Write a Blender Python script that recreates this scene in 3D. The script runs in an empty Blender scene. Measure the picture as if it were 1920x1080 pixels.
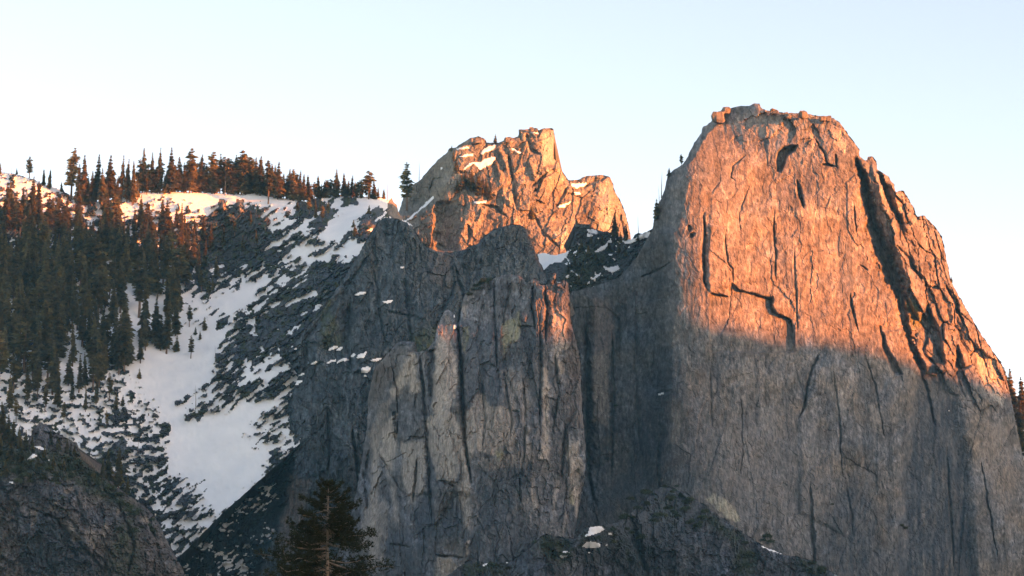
import bpy, math, random
import numpy as np

# ------------------------------------------------------------------ camera, sky, sun, exposure
SC = bpy.context.scene
COL = SC.collection
FPX = 5000.0                       # focal length in pixels of a 1920 px wide frame
PITCH = math.radians(10.6)
EYE = 1.7
SUN_AZ = math.radians(62.0)        # sun stands behind the camera's right shoulder
SUN_EL = math.radians(3.6)

cam_data = bpy.data.cameras.new("camera")
cam_data.sensor_width = 36.0
cam_data.lens = 36.0 * FPX / 1920.0
cam_data.clip_start = 1.0
cam_data.clip_end = 40000.0
cam = bpy.data.objects.new("camera", cam_data)
cam.location = (0, 0, EYE)
cam.rotation_euler = (math.pi / 2 + PITCH, 0, 0)
COL.objects.link(cam)
SC.camera = cam

world = bpy.data.worlds.new("World")
SC.world = world
world.use_nodes = True
wn = world.node_tree
sky = wn.nodes.new("ShaderNodeTexSky")
sky.sky_type = 'NISHITA'
sky.sun_disc = False
sky.sun_elevation = SUN_EL
sky.sun_rotation = math.pi - SUN_AZ
sky.altitude = 1200.0
sky.air_density = 0.5
sky.dust_density = 1.0
sky.ozone_density = 0.0
bg = wn.nodes["Background"]
bg.inputs["Strength"].default_value = 0.138
air = wn.nodes.new("ShaderNodeVectorMath"); air.operation = 'MULTIPLY'; air.inputs[1].default_value = (1.28, 1.04, 0.93)
wn.links.new(sky.outputs["Color"], air.inputs[0]); wn.links.new(air.outputs["Vector"], bg.inputs["Color"])

SUN_DIR = np.array([math.sin(SUN_AZ) * math.cos(SUN_EL), -math.cos(SUN_AZ) * math.cos(SUN_EL), math.sin(SUN_EL)])
sun_data = bpy.data.lights.new("sun", 'SUN')
sun_data.energy = 5.0
sun_data.angle = math.radians(0.53)
sun_data.color = (1.0, 0.225, 0.025)
sun = bpy.data.objects.new("sun", sun_data)
from mathutils import Vector
sun.rotation_euler = Vector(SUN_DIR).to_track_quat('Z', 'Y').to_euler()
sun.location = (1500, -900, 900)
COL.objects.link(sun)

SC.view_settings.view_transform = 'Standard'
SC.view_settings.look = 'None'
SC.view_settings.gamma = 1.0
SC.view_settings.exposure = 2.35
SC.render.engine = 'CYCLES'
SC.cycles.max_bounces = 5
SC.cycles.diffuse_bounces = 3
SC.cycles.glossy_bounces = 1
SC.cycles.transmission_bounces = 2
SC.cycles.volume_bounces = 0
SC.cycles.caustics_reflective = False
SC.cycles.caustics_refractive = False
SC.cycles.use_denoising = True
SC.cycles.denoiser = 'OPENIMAGEDENOISE'
SC.cycles.denoising_input_passes = 'RGB_ALBEDO_NORMAL'
world.cycles.sampling_method = 'MANUAL'
world.cycles.sample_map_resolution = 1024

# ------------------------------------------------------------------ helpers
CP, SP = math.cos(PITCH), math.sin(PITCH)

def at(px, py, Y):
    """the world point that lies on the plane y = Y along the sight line of a pixel of the 1920 x 1080 frame"""
    dx = (np.asarray(px, float) - 960.0) / FPX
    dy = (540.0 - np.asarray(py, float)) / FPX
    t = Y / (CP - dy * SP)
    return dx * t, Y + 0.0 * dx, EYE + (SP + dy * CP) * t

def hash2(ix, iy, seed):
    h = (ix.astype(np.int64) * 374761393 + iy.astype(np.int64) * 668265263 + seed * 974634777) & 0x7fffffff
    h = ((h ^ (h >> 13)) * 1274126177) & 0x7fffffff
    h = ((h ^ (h >> 16)) * 461845907) & 0x7fffffff
    return ((h ^ (h >> 15)) & 0xffffff) / float(0x1000000)

def perlin(x, y, seed=0):
    xi = np.floor(x); yi = np.floor(y)
    fx = x - xi; fy = y - yi
    u = fx * fx * fx * (fx * (fx * 6 - 15) + 10); v = fy * fy * fy * (fy * (fy * 6 - 15) + 10)
    def g(ox, oy):
        a = hash2(xi + ox, yi + oy, seed) * 2 * math.pi
        return np.cos(a) * (fx - ox) + np.sin(a) * (fy - oy)
    a = g(0, 0); b = g(1, 0); c = g(0, 1); d = g(1, 1)
    return 1.5 * ((a + (b - a) * u) + ((c + (d - c) * u) - (a + (b - a) * u)) * v)

def fbm(x, y, octv=4, seed=0, gain=0.5, lac=2.03):
    s = 0; a = 1.0; n = 0.0
    for k in range(octv):
        s = s + a * perlin(x, y, seed + k * 17); n += a
        x = x * lac + 13.1; y = y * lac + 7.7; a *= gain
    return s / n

def ridged(x, y, octv=4, seed=0):
    s = 0; a = 1.0; n = 0.0
    for k in range(octv):
        s = s + a * (1 - np.abs(perlin(x, y, seed + k * 31)) * 2); n += a
        x = x * 2.1 + 3.3; y = y * 2.1 + 9.1; a *= 0.5
    return s / n

def worley(x, y, seed=0):
    """F1, F2, a random number per cell, offset from the cell point"""
    xi = np.floor(x); yi = np.floor(y)
    f1 = np.full(x.shape, 9.0); f2 = np.full(x.shape, 9.0); cid = np.zeros(x.shape); dx1 = np.zeros(x.shape); dy1 = np.zeros(x.shape); cid2 = np.zeros(x.shape)
    for ox in (-1, 0, 1):
        for oy in (-1, 0, 1):
            cx = xi + ox; cy = yi + oy
            px = cx + hash2(cx, cy, seed); py = cy + hash2(cx, cy, seed + 5)
            d = np.hypot(x - px, y - py)
            near = d < f1
            f2 = np.where(near, f1, np.minimum(f2, d))
            r = hash2(cx, cy, seed + 9); r2 = hash2(cx, cy, seed + 23)
            cid = np.where(near, r, cid); cid2 = np.where(near, r2, cid2)
            dx1 = np.where(near, x - px, dx1); dy1 = np.where(near, y - py, dy1)
            f1 = np.where(near, d, f1)
    return f1, f2, cid, cid2, dx1, dy1

def sstep(a, b, x):
    t = np.clip((x - a) / (b - a), 0, 1)
    return t * t * (3 - 2 * t)

def seg_dist(X, Y, pts, want_t=False):
    """distance to an open polyline, and the share of its length at the nearest point"""
    pts = np.asarray(pts, float)
    L = np.hypot(*(pts[1:] - pts[:-1]).T); tot = L.sum(); acc = 0.0
    best = np.full(X.shape, 1e9); T = np.zeros(X.shape); NX = np.zeros(X.shape); NY = np.zeros(X.shape)
    for (x0, y0), (x1, y1), l in zip(pts[:-1], pts[1:], L):
        if l < 1e-6: continue
        t = np.clip(((X - x0) * (x1 - x0) + (Y - y0) * (y1 - y0)) / (l * l), 0, 1)
        qx = x0 + t * (x1 - x0); qy = y0 + t * (y1 - y0)
        d = np.hypot(X - qx, Y - qy); m = d < best
        best = np.where(m, d, best)
        if want_t:
            T = np.where(m, (acc + t * l) / tot, T); NX = np.where(m, qx, NX); NY = np.where(m, qy, NY)
        acc += l
    return (best, T, NX, NY) if want_t else best

def inside(X, Y, poly):
    poly = np.asarray(poly, float); r = np.zeros(X.shape, bool)
    for (x0, y0), (x1, y1) in zip(poly, np.roll(poly, -1, axis=0)):
        if y0 == y1: continue
        r ^= ((y0 > Y) != (y1 > Y)) & (X < (x1 - x0) * (Y - y0) / (y1 - y0) + x0)
    return r

def rough_line(pts, amp, step, seed):
    """subdivide a traced line and give it the small jaggedness of rock"""
    pts = np.asarray(pts, float); out = []
    for a, b in zip(pts[:-1], pts[1:]):
        n = max(1, int(np.hypot(*(b - a)) / step))
        for k in range(n): out.append(a + (b - a) * k / n)
    out.append(pts[-1]); out = np.array(out)
    s = np.arange(len(out)) * step
    z = np.zeros(len(out))
    out[:, 0] += amp * (fbm(s / 11, z + 0.5, 3, seed) + 0.6 * fbm(s / 3.5, z + 0.5, 2, seed + 3)) * 1.3
    out[:, 1] += amp * (fbm(s / 11, z + 9.5, 3, seed + 7) + 0.6 * fbm(s / 3.5, z + 4.5, 2, seed + 5)) * 1.3
    return out

def tps(cps, X, Y):
    """thin plate through control points (px, py, value)"""
    c = np.asarray(cps, float); n = len(c); S = 300.0
    P = c[:, :2] / S
    def k(r2): return np.where(r2 > 1e-12, r2 * np.log(np.maximum(r2, 1e-12)), 0.0)
    r2 = ((P[:, None, :] - P[None, :, :]) ** 2).sum(2)
    A = np.zeros((n + 3, n + 3)); A[:n, :n] = k(r2) + np.eye(n) * 0.01; A[:n, n] = 1; A[:n, n + 1:] = P; A[n, :n] = 1; A[n + 1:, :n] = P.T
    w = np.linalg.solve(A, np.concatenate([c[:, 2], np.zeros(3)]))
    x = X / S; y = Y / S
    o = w[n] + w[n + 1] * x + w[n + 2] * y
    for i in range(n): o = o + w[i] * k((x - P[i, 0]) ** 2 + (y - P[i, 1]) ** 2)
    return o

def blend(cps, X, Y, sig):
    """gaussian weighted mean of (px, py, value)"""
    cx = np.linspace(X.min(), X.max(), 160); cy = np.linspace(Y.min(), Y.max(), 160)
    gx = np.exp(-(cx[None, :] - np.array([c[0] for c in cps])[:, None]) ** 2 / (2 * sig * sig)); gy = np.exp(-(cy[None, :] - np.array([c[1] for c in cps])[:, None]) ** 2 / (2 * sig * sig))
    v = np.array([c[2] for c in cps])
    f = (np.einsum('k,ky,kx->yx', v, gy, gx) + 1e-7 * v.sum()) / (np.einsum('ky,kx->yx', gy, gx) + 1e-7 * len(v))
    f = np.stack([np.interp(X[0], cx, r) for r in f])
    return np.stack([np.interp(Y[:, 0], cy, c) for c in f.T], 1)

def rank01(a):
    o = np.empty(a.size); o[np.argsort(a.ravel())] = np.linspace(0, 1, a.size)
    return o.reshape(a.shape)

# ------------------------------------------------------------------ materials
def new_mat(name):
    m = bpy.data.materials.new(name); m.use_nodes = True
    nt = m.node_tree; b = nt.nodes["Principled BSDF"]
    b.inputs["Specular IOR Level"].default_value = 0.15
    return m, nt, b

def rock_mat(name, gloss=0.85, fine=0.5, bump=0.6, scale=0.6):
    m, nt, b = new_mat(name)
    at_ = nt.nodes.new("ShaderNodeAttribute"); at_.attribute_name = "col"
    tc = nt.nodes.new("ShaderNodeNewGeometry")
    mp = nt.nodes.new("ShaderNodeMapping"); mp.inputs["Scale"].default_value = (1.0, 1.0, 0.35)
    nt.links.new(tc.outputs["Position"], mp.inputs["Vector"])
    n1 = nt.nodes.new("ShaderNodeTexNoise"); n1.inputs["Scale"].default_value = scale; n1.inputs["Detail"].default_value = 6; n1.inputs["Roughness"].default_value = 0.65
    nt.links.new(mp.outputs["Vector"], n1.inputs["Vector"])
    mr = nt.nodes.new("ShaderNodeMapRange"); mr.inputs["From Min"].default_value = 0.3; mr.inputs["From Max"].default_value = 0.7
    mr.inputs["To Min"].default_value = 1 - fine; mr.inputs["To Max"].default_value = 1 + fine
    nt.links.new(n1.outputs["Fac"], mr.inputs["Value"])
    mul = nt.nodes.new("ShaderNodeVectorMath"); mul.operation = 'SCALE'
    nt.links.new(at_.outputs["Color"], mul.inputs[0]); nt.links.new(mr.outputs["Result"], mul.inputs["Scale"])
    nt.links.new(mul.outputs["Vector"], b.inputs["Base Color"])
    bp = nt.nodes.new("ShaderNodeBump"); bp.inputs["Strength"].default_value = bump; bp.inputs["Distance"].default_value = 1.2
    nt.links.new(n1.outputs["Fac"], bp.inputs["Height"]); nt.links.new(bp.outputs["Normal"], b.inputs["Normal"])
    b.inputs["Roughness"].default_value = gloss
    return m

def plain_mat(name, c0, c1, scale, rough=0.85, bump=0.0, rand=0.0):
    m, nt, b = new_mat(name)
    g = nt.nodes.new("ShaderNodeNewGeometry")
    n1 = nt.nodes.new("ShaderNodeTexNoise"); n1.inputs["Scale"].default_value = scale; n1.inputs["Detail"].default_value = 4
    nt.links.new(g.outputs["Position"], n1.inputs["Vector"])
    mx = nt.nodes.new("ShaderNodeMix"); mx.data_type = 'RGBA'
    mr = nt.nodes.new("ShaderNodeMapRange"); mr.inputs["From Min"].default_value = 0.3; mr.inputs["From Max"].default_value = 0.7
    nt.links.new(n1.outputs["Fac"], mr.inputs["Value"]); nt.links.new(mr.outputs["Result"], mx.inputs["Factor"])
    mx.inputs["A"].default_value = (*c0, 1); mx.inputs["B"].default_value = (*c1, 1)
    out = mx.outputs["Result"]
    if rand:
        oi = nt.nodes.new("ShaderNodeObjectInfo"); r2 = nt.nodes.new("ShaderNodeMapRange")
        r2.inputs["To Min"].default_value = 1 - rand; r2.inputs["To Max"].default_value = 1 + rand
        nt.links.new(oi.outputs["Random"], r2.inputs["Value"])
        sc = nt.nodes.new("ShaderNodeVectorMath"); sc.operation = 'SCALE'
        nt.links.new(out, sc.inputs[0]); nt.links.new(r2.outputs["Result"], sc.inputs["Scale"]); out = sc.outputs["Vector"]
    nt.links.new(out, b.inputs["Base Color"])
    b.inputs["Roughness"].default_value = rough
    if bump:
        bp = nt.nodes.new("ShaderNodeBump"); bp.inputs["Strength"].default_value = bump; bp.inputs["Distance"].default_value = 0.8
        nt.links.new(n1.outputs["Fac"], bp.inputs["Height"]); nt.links.new(bp.outputs["Normal"], b.inputs["Normal"])
    return m

M_ROCK = rock_mat("granite")
M_SNOW = plain_mat("snow", (0.74, 0.76, 0.79), (0.84, 0.85, 0.86), 0.05, 0.6, 0.25)
M_NEEDLE = plain_mat("conifer_needles", (0.022, 0.032, 0.034), (0.088, 0.082, 0.058), 0.25, 0.8, 0, 0.35)
M_BARK = plain_mat("conifer_bark", (0.10, 0.07, 0.05), (0.17, 0.12, 0.09), 0.5, 0.9)
M_DEAD = plain_mat("weathered_wood", (0.16, 0.14, 0.12), (0.24, 0.21, 0.18), 0.5, 0.9)
M_PINE = plain_mat("pine_needles", (0.014, 0.022, 0.016), (0.028, 0.036, 0.024), 1.3, 0.75)
M_PBARK = plain_mat("pine_bark", (0.13, 0.11, 0.095), (0.22, 0.19, 0.165), 2.0, 0.9)
M_SHRUB = plain_mat("shrub_leaves", (0.03, 0.042, 0.026), (0.06, 0.07, 0.036), 0.4, 0.8, 0, 0.3)
M_GROUND = plain_mat("meadow_ground", (0.07, 0.07, 0.04), (0.13, 0.115, 0.07), 0.02, 0.95)

def translucent(m, share, gain):
    nt = m.node_tree; b = nt.nodes["Principled BSDF"]; src = b.inputs["Base Color"].links[0].from_socket
    g = nt.nodes.new("ShaderNodeVectorMath"); g.operation = 'MULTIPLY'; g.inputs[1].default_value = gain
    t = nt.nodes.new("ShaderNodeBsdfTranslucent"); x = nt.nodes.new("ShaderNodeMixShader"); x.inputs[0].default_value = share
    nt.links.new(src, g.inputs[0]); nt.links.new(g.outputs["Vector"], t.inputs["Color"])
    nt.links.new(b.outputs["BSDF"], x.inputs[1]); nt.links.new(t.outputs["BSDF"], x.inputs[2]); nt.links.new(x.outputs["Shader"], nt.nodes["Material Output"].inputs["Surface"])
translucent(M_NEEDLE, 0.5, (5.4, 4.2, 1.7)); translucent(M_PINE, 0.3, (1.3, 1.4, 1.0))
GREY = np.array([0.135, 0.130, 0.125]); DARK = np.array([0.062, 0.070, 0.078]); TAN = np.array([0.30, 0.245, 0.19])
PALE = np.array([0.40, 0.37, 0.31]); BROWN = np.array([0.115, 0.090, 0.075]); MOSS = np.array([0.070, 0.078, 0.045]); YELLOW = np.array([0.24, 0.21, 0.11])

# ------------------------------------------------------------------ mesh building
def mesh_from(name, co, faces, mat, smooth=False, col=None):
    """faces: (n,4) or (n,3) index array"""
    me = bpy.data.meshes.new(name)
    faces = np.asarray(faces, np.int32); k = faces.shape[1]
    used = np.unique(faces); rem = np.full(len(co), -1, np.int32); rem[used] = np.arange(len(used), dtype=np.int32)
    co = co[used]; faces = rem[faces]
    if col is not None: col = col[used]
    me.vertices.add(len(co)); me.vertices.foreach_set("co", np.ascontiguousarray(co, np.float32).ravel())
    me.loops.add(faces.size); me.loops.foreach_set("vertex_index", faces.ravel())
    me.polygons.add(len(faces)); me.polygons.foreach_set("loop_start", np.arange(0, faces.size, k, dtype=np.int32))
    me.update(calc_edges=True)
    me.validate()
    me.polygons.foreach_set("use_smooth", np.full(len(me.polygons), smooth))
    if col is not None:
        a = me.attributes.new("col", 'FLOAT_COLOR', 'POINT')
        a.data.foreach_set("color", np.concatenate([col, np.ones((len(col), 1))], 1).astype(np.float32).ravel())
    me.materials.append(mat)
    me.update()
    return me

def link(name, me, parent=None, **props):
    o = bpy.data.objects.new(name, me); COL.objects.link(o)
    if parent is not None: o.parent = parent
    for k, v in props.items():
        if v is not None: o[k] = v
    return o

class Sheet:
    """one mass of rock: a surface with its own depth, cut to an outline, given sides that run back into the mountain"""
    def __init__(s, outline, cps, box, step, seed, rough=1.2, rnd=(14, 14.0), rnd_lines=None):
        x0, x1, y0, y1 = box
        xs = np.arange(x0, x1 + step, step)
        ys = np.arange(y0, min(y1, 1096) + step, step)
        if y1 > 1100: ys = np.concatenate([ys, [ys[-1] + 12, ys[-1] + 40, ys[-1] + 90, ys[-1] + 170, ys[-1] + 290, ys[-1] + 400]])
        s.X, s.Y = np.meshgrid(xs, ys); s.seed = seed
        outline = np.asarray(outline, float)
        closed = np.concatenate([outline, outline[:1]])
        s.line = rough_line(closed, rough, 3.0, seed)
        s.poly = s.line[:-1]
        s.ins = inside(s.X, s.Y, s.poly)
        s.D = tps(cps, s.X, s.Y)
        s.base = s.D.copy()
        w, m = rnd
        if m > 0:
            lines = rnd_lines if rnd_lines is not None else [s.line]
            d = np.full(s.X.shape, 1e9)
            for l in lines:
                for a, b in zip(l[:-1], l[1:]):
                    W_ = s._win([a, b], w + 2)
                    if W_ is not None: d[W_] = np.minimum(d[W_], seg_dist(s.X[W_], s.Y[W_], [a, b]))
            q = 1 - np.clip(d, 0, w) / w
            s.D = s.D + m * (1 - np.sqrt(np.maximum(1 - q * q, 0)))
        s.C = np.broadcast_to(GREY, s.X.shape + (3,)).copy()
        s.snow = np.zeros(s.X.shape) - 1.0
        s.wx = s.X + 5 * fbm(s.X / 30, s.Y / 30, 3, seed + 1) + 1.5 * fbm(s.X / 6, s.Y / 9, 2, seed + 2)
        s.wy = s.Y + 8 * fbm(s.X / 30, s.Y / 40, 3, seed + 3) + 2.0 * fbm(s.X / 6, s.Y / 9, 2, seed + 4)

    def _win(s, pts, pad):
        p = np.asarray(pts, float)
        r = np.where((s.Y[:, 0] >= p[:, 1].min() - pad) & (s.Y[:, 0] <= p[:, 1].max() + pad))[0]
        c = np.where((s.X[0] >= p[:, 0].min() - pad) & (s.X[0] <= p[:, 0].max() + pad))[0]
        if len(r) == 0 or len(c) == 0: return None
        return (slice(r[0], r[-1] + 1), slice(c[0], c[-1] + 1))

    def groove(s, pts, w, depth, warp=0.6, hard=2.0, taper=0.12):
        W = s._win(pts, w * 3 + 8)
        if W is None: return
        X = s.X[W] + (s.wx[W] - s.X[W]) * warp; Y = s.Y[W] + (s.wy[W] - s.Y[W]) * warp
        d, t, _, _ = seg_dist(X, Y, pts, True)
        e = np.clip(np.minimum(t, 1 - t) / taper, 0, 1) if taper > 0 else 1.0
        e2 = np.clip(np.minimum(t, 1 - t) / 0.45, 0, 1) if taper > 0 else 1.0
        ww = w * (0.35 + 0.75 * e2) * (1 + 0.5 * fbm(s.X[W] / 9, s.Y[W] / 9, 2, s.seed + 61))
        s.D[W] += depth * e * np.exp(-(d / np.maximum(ww, 0.4)) ** hard)

    def patch(s, poly, depth, soft=4, warp=0.7):
        W = s._win(poly, soft * 2 + 10)
        if W is None: return
        m = s.mask(poly, soft, W, warp); s.D[W] += depth * m

    def mask(s, poly, soft, W, warp=0.7):
        X = s.X[W] + (s.wx[W] - s.X[W]) * warp; Y = s.Y[W] + (s.wy[W] - s.Y[W]) * warp
        p = np.asarray(poly, float); d = seg_dist(X, Y, np.concatenate([p, p[:1]]))
        sd = np.where(inside(X, Y, p), d, -d)
        return sstep(-soft, soft, sd)

    def side(s, pts, k, cap, left=True, fade=30, fade2=None):
        """ground beyond a corner line turns away: depth grows with the distance past the line"""
        p = np.asarray(pts, float); p = p[np.argsort(p[:, 1])]
        xe = np.interp(s.wy, p[:, 1], p[:, 0])
        d = (xe - s.wx) if left else (s.wx - xe)
        f = sstep(p[0, 1] - fade, p[0, 1], s.Y) * (1 - sstep(p[-1, 1], p[-1, 1] + (fade2 or fade), s.Y))
        v = np.clip(d * k, 0, None)
        s.D += f * cap * (1 - np.exp(-v / cap))

    def tint(s, poly, color, amt=1.0, soft=5, breakup=0.5, streak=(5, 30)):
        W = s._win(poly, soft * 2 + 14)
        if W is None: return
        m = s.mask(poly, soft, W, 1.6)
        n = fbm(s.X[W] / streak[0], s.Y[W] / streak[1], 4, s.seed + 77)
        m = m * np.clip(amt * (1 + breakup * 2.5 * n), 0, 1)
        s.C[W] = s.C[W] * (1 - m[..., None]) + np.asarray(color) * m[..., None]

    def streak(s, pts, w, color, amt=0.8):
        W = s._win(pts, w * 3 + 10)
        if W is None: return
        d, t, _, _ = seg_dist(s.wx[W], s.wy[W], pts, True)
        n = fbm(s.X[W] / 3, s.Y[W] / 22, 3, s.seed + 41)
        m = np.clip(amt * np.exp(-(d / w) ** 2) * (1 + 1.2 * n), 0, 1) * np.clip(np.minimum(t, 1 - t) / 0.1, 0.25, 1)
        s.C[W] = s.C[W] * (1 - m[..., None]) + np.asarray(color) * m[..., None]

    def rock(s, big=4.0, slab=2.2, mid=0.9, fine=0.45, crack=1.2, cell=(30, 110), tilt=1.0, lean=0.0, sel=None, flake=None, grain=0.5):
        """joints, slabs, exfoliation flakes and small relief of granite"""
        X = s.X + 0.55 * (s.wx - s.X) + lean * s.Y; Y = s.Y + 0.55 * (s.wy - s.Y)
        flake = slab * 0.8 if flake is None else flake
        d = big * fbm(X / 70, Y / 150, 4, s.seed + 11)
        n = 2.7 * fbm(X / 50, Y / 110, 3, s.seed + 14) + 0.16 * fbm(X / 9, Y / 16, 2, s.seed + 15)
        s.shell = np.floor(n)
        d = d + flake * 1.3 * ((n - s.shell) - 0.5)
        f1, f2, c1, c2, dx, dy = worley(X / cell[0], Y / cell[1], s.seed + 21)
        d = d + slab * (c1 - 0.5) * 2 + slab * tilt * (c2 - 0.5) * 2.2 * dx
        s.joint = np.exp(-((f2 - f1) / 0.035) ** 2)
        on = sstep(-0.1, 0.25, fbm(X / 50, Y / 90, 3, s.seed + 33))
        d = d + crack * 1.6 * s.joint * on
        f1, f2, c1, c2, dx, dy = worley(X / (cell[0] * 0.42), Y / (cell[1] * 0.26), s.seed + 22)
        d = d + mid * (c1 - 0.5) * 2.2 + mid * tilt * (c2 - 0.5) * 2.2 * dx + mid * tilt * (c1 - 0.5) * 1.2 * dy
        on = sstep(0.0, 0.35, fbm(X / 40, Y / 60, 3, s.seed + 34))
        d = d + crack * 0.8 * np.exp(-((f2 - f1) / 0.06) ** 2) * on
        f1, f2, c1, c2, dx, dy = worley(X / (cell[0] * 0.16), Y / (cell[1] * 0.075), s.seed + 23)
        d = d + fine * (c1 - 0.5) * 2.2 + fine * (c2 - 0.5) * 1.8 * dx
        d = d + mid * grain * fbm(X / 5.0, Y / 24, 3, s.seed + 12) + fine * 1.2 * fbm(X / 3.0, Y / 4.0, 2, s.seed + 13)
        jn = 1 - np.abs(fbm(X / 13, Y / 95, 3, s.seed + 16, 0.45)) * 2.4
        gate = sstep(0.05, 0.3, fbm(X / 34, Y / 70, 3, s.seed + 17))
        s.seam = sstep(0.90, 0.985, jn) * gate
        jh = 1 - np.abs(fbm(X / 60 + 7, Y / 17, 3, s.seed + 18, 0.5)) * 2.4
        s.seam = np.maximum(s.seam, 0.8 * sstep(0.93, 0.99, jh) * sstep(0.15, 0.35, fbm(X / 30 + 5, Y / 30, 3, s.seed + 19)))
        d = d + (0.35 + 0.8 * crack) * s.seam
        s.D += d if sel is None else d * sel
        s.rel = d
        return d

    def tone(s, amt=0.35, streak_amt=0.35, warm=0.10, blot=0.25):
        """the granite's own mottling: pale and dark minerals, fresh and weathered shells, water streaks, lichen"""
        X, Y = s.wx, s.wy
        k = 1 + amt * fbm(X / 45, Y / 70, 4, s.seed + 51) * 1.6 + blot * fbm(X / 9, Y / 13, 4, s.seed + 52) * 1.7
        st = sstep(0.05, 0.5, fbm(X / 9, Y / 110, 5, s.seed + 53, 0.6) + 0.4 * fbm(X / 60, Y / 60, 2, s.seed + 54))
        k = k * (1 - streak_amt * st)
        pl = sstep(0.12, 0.5, fbm(X / 10 + 40, Y / 60, 5, s.seed + 56, 0.6) + 0.35 * fbm(X / 50, Y / 40, 2, s.seed + 57))
        k = k * (1 + 0.8 * streak_amt * pl)
        fl = fbm(s.X / 3.4, s.Y / 6.5, 3, s.seed + 58)
        k = k * (1 + 0.55 * blot * np.sign(fl) * np.abs(fl * 1.6) ** 0.8)
        for (a, b), g in (((13, 40), 0.30), ((34, 80), 0.28), ((6, 9), 0.22)):
            f1, f2, c1, c2, _, _ = worley(X / a, Y / b, s.seed + 59 + a)
            k = k * (1 + g * blot * 2 * (c1 - 0.5))
        l1 = sstep(0.84, 0.97, 1 - np.abs(fbm(s.X / 5.5, s.wy / 60, 3, s.seed + 71, 0.5)) * 2.2) * sstep(-0.05, 0.25, fbm(X / 26, Y / 60, 3, s.seed + 72))
        l2 = sstep(0.84, 0.97, 1 - np.abs(fbm(s.X / 6.5 + 30, s.wy / 46, 3, s.seed + 73, 0.5)) * 2.2) * sstep(-0.02, 0.25, fbm(X / 24 + 9, Y / 50, 3, s.seed + 74))
        k = k * (1 - 0.34 * l1) * (1 + 0.34 * l2)
        k = k * (1 + 0.22 * (hash2(np.floor(s.X * 3.1), np.floor(s.Y * 3.1), s.seed + 75) - 0.5))
        if hasattr(s, "shell"): k = k * (1 + 0.7 * blot * (hash2(s.shell, s.shell * 0 + 3, s.seed) - 0.5))
        w = warm * fbm(X / 60 + 9, Y / 50, 3, s.seed + 55) * 1.8
        s.C = s.C * np.clip(k, 0.3, 2.2)[..., None] * np.stack([1 + w, 1 + 0.15 * w, 1 - w], -1)

    def depth(s, px, py):
        c = np.clip(np.searchsorted(s.X[0], px), 0, s.X.shape[1] - 1); r = np.clip(np.searchsorted(s.Y[:, 0], py), 0, s.X.shape[0] - 1)
        return float(s.D[r, c])

    def build(s, name, label, category=None, back=(6, 25, 80, 160), mat=None, smooth=False, shrink=0.5, max_patches=120, min_faces=14, **props):
        R, C_ = s.X.shape
        ins = s.ins
        cell = ins[:-1, :-1] | ins[1:, :-1] | ins[:-1, 1:] | ins[1:, 1:]
        vid = np.arange(R * C_).reshape(R, C_)
        need = np.zeros((R, C_), bool)
        for a, b in ((0, 0), (1, 0), (0, 1), (1, 1)): need[a:R - 1 + a, b:C_ - 1 + b] |= cell
        PX = s.X.copy(); PY = s.Y.copy()
        o = need & ~ins
        if o.any():
            d, t, nx, ny = seg_dist(PX[o], PY[o], s.line, True)
            step = s.X[0, 1] - s.X[0, 0]
            ok = d < 3 * step
            PX[o] = np.where(ok, nx, PX[o]); PY[o] = np.where(ok, ny, PY[o])
        wx, wy, wz = at(PX, PY, s.D)
        co = np.stack([wx, wy, wz], -1).reshape(-1, 3)
        col = np.clip(s.C * np.array([0.92, 1.0, 1.12]), 0.01, 0.95).reshape(-1, 3)
        q = np.stack([vid[:-1, :-1], vid[1:, :-1], vid[1:, 1:], vid[:-1, 1:]], -1)
        snow_c = ((s.snow[:-1, :-1] + s.snow[1:, :-1] + s.snow[1:, 1:] + s.snow[:-1, 1:]) > 0) & cell
        rock_q = q[cell & ~snow_c]
        # sides that run back
        allq = q[cell]
        e = np.concatenate([allq[:, [0, 1]], allq[:, [1, 2]], allq[:, [2, 3]], allq[:, [3, 0]]])
        key = np.minimum(e[:, 0], e[:, 1]).astype(np.int64) * (R * C_) + np.maximum(e[:, 0], e[:, 1])
        _, idx, cnt = np.unique(key, return_index=True, return_counts=True)
        be = e[idx[cnt == 1]]
        bv = np.unique(be)
        rem = np.full(R * C_, -1, np.int64); rem[bv] = np.arange(len(bv))
        nrm = np.zeros((len(bv), 2))
        P2 = co[:, [0, 2]]
        dv = P2[be[:, 1]] - P2[be[:, 0]]
        nn = np.stack([-dv[:, 1], dv[:, 0]], -1)
        nn *= -1
        np.add.at(nrm, rem[be[:, 0]], nn); np.add.at(nrm, rem[be[:, 1]], nn)
        nrm /= np.maximum(np.hypot(nrm[:, 0], nrm[:, 1]), 1e-6)[:, None]
        cos = [co]; cols = [col]; side = []
        prev = bv; base = len(co)
        for b in back:
            p = co[bv].copy(); p[:, 1] += b
            sgn = s._inward(co, bv, nrm)
            p[:, [0, 2]] += sgn * shrink * b * 0.35
            p[:, 2] -= shrink * b * 0.25
            cur = base + np.arange(len(bv)); base += len(bv)
            cos.append(p); cols.append(col[bv])
            a = prev[rem[be[:, 0]]]; c = prev[rem[be[:, 1]]]
            side.append(np.stack([c, a, cur[rem[be[:, 0]]], cur[rem[be[:, 1]]]], -1))
            prev = cur
        CO = np.concatenate(cos); CL = np.concatenate(cols)
        F = np.concatenate([rock_q] + side)
        root = link(name, mesh_from(name, CO, F, mat or M_ROCK, smooth, CL), label=label, category=category, **props)
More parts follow.
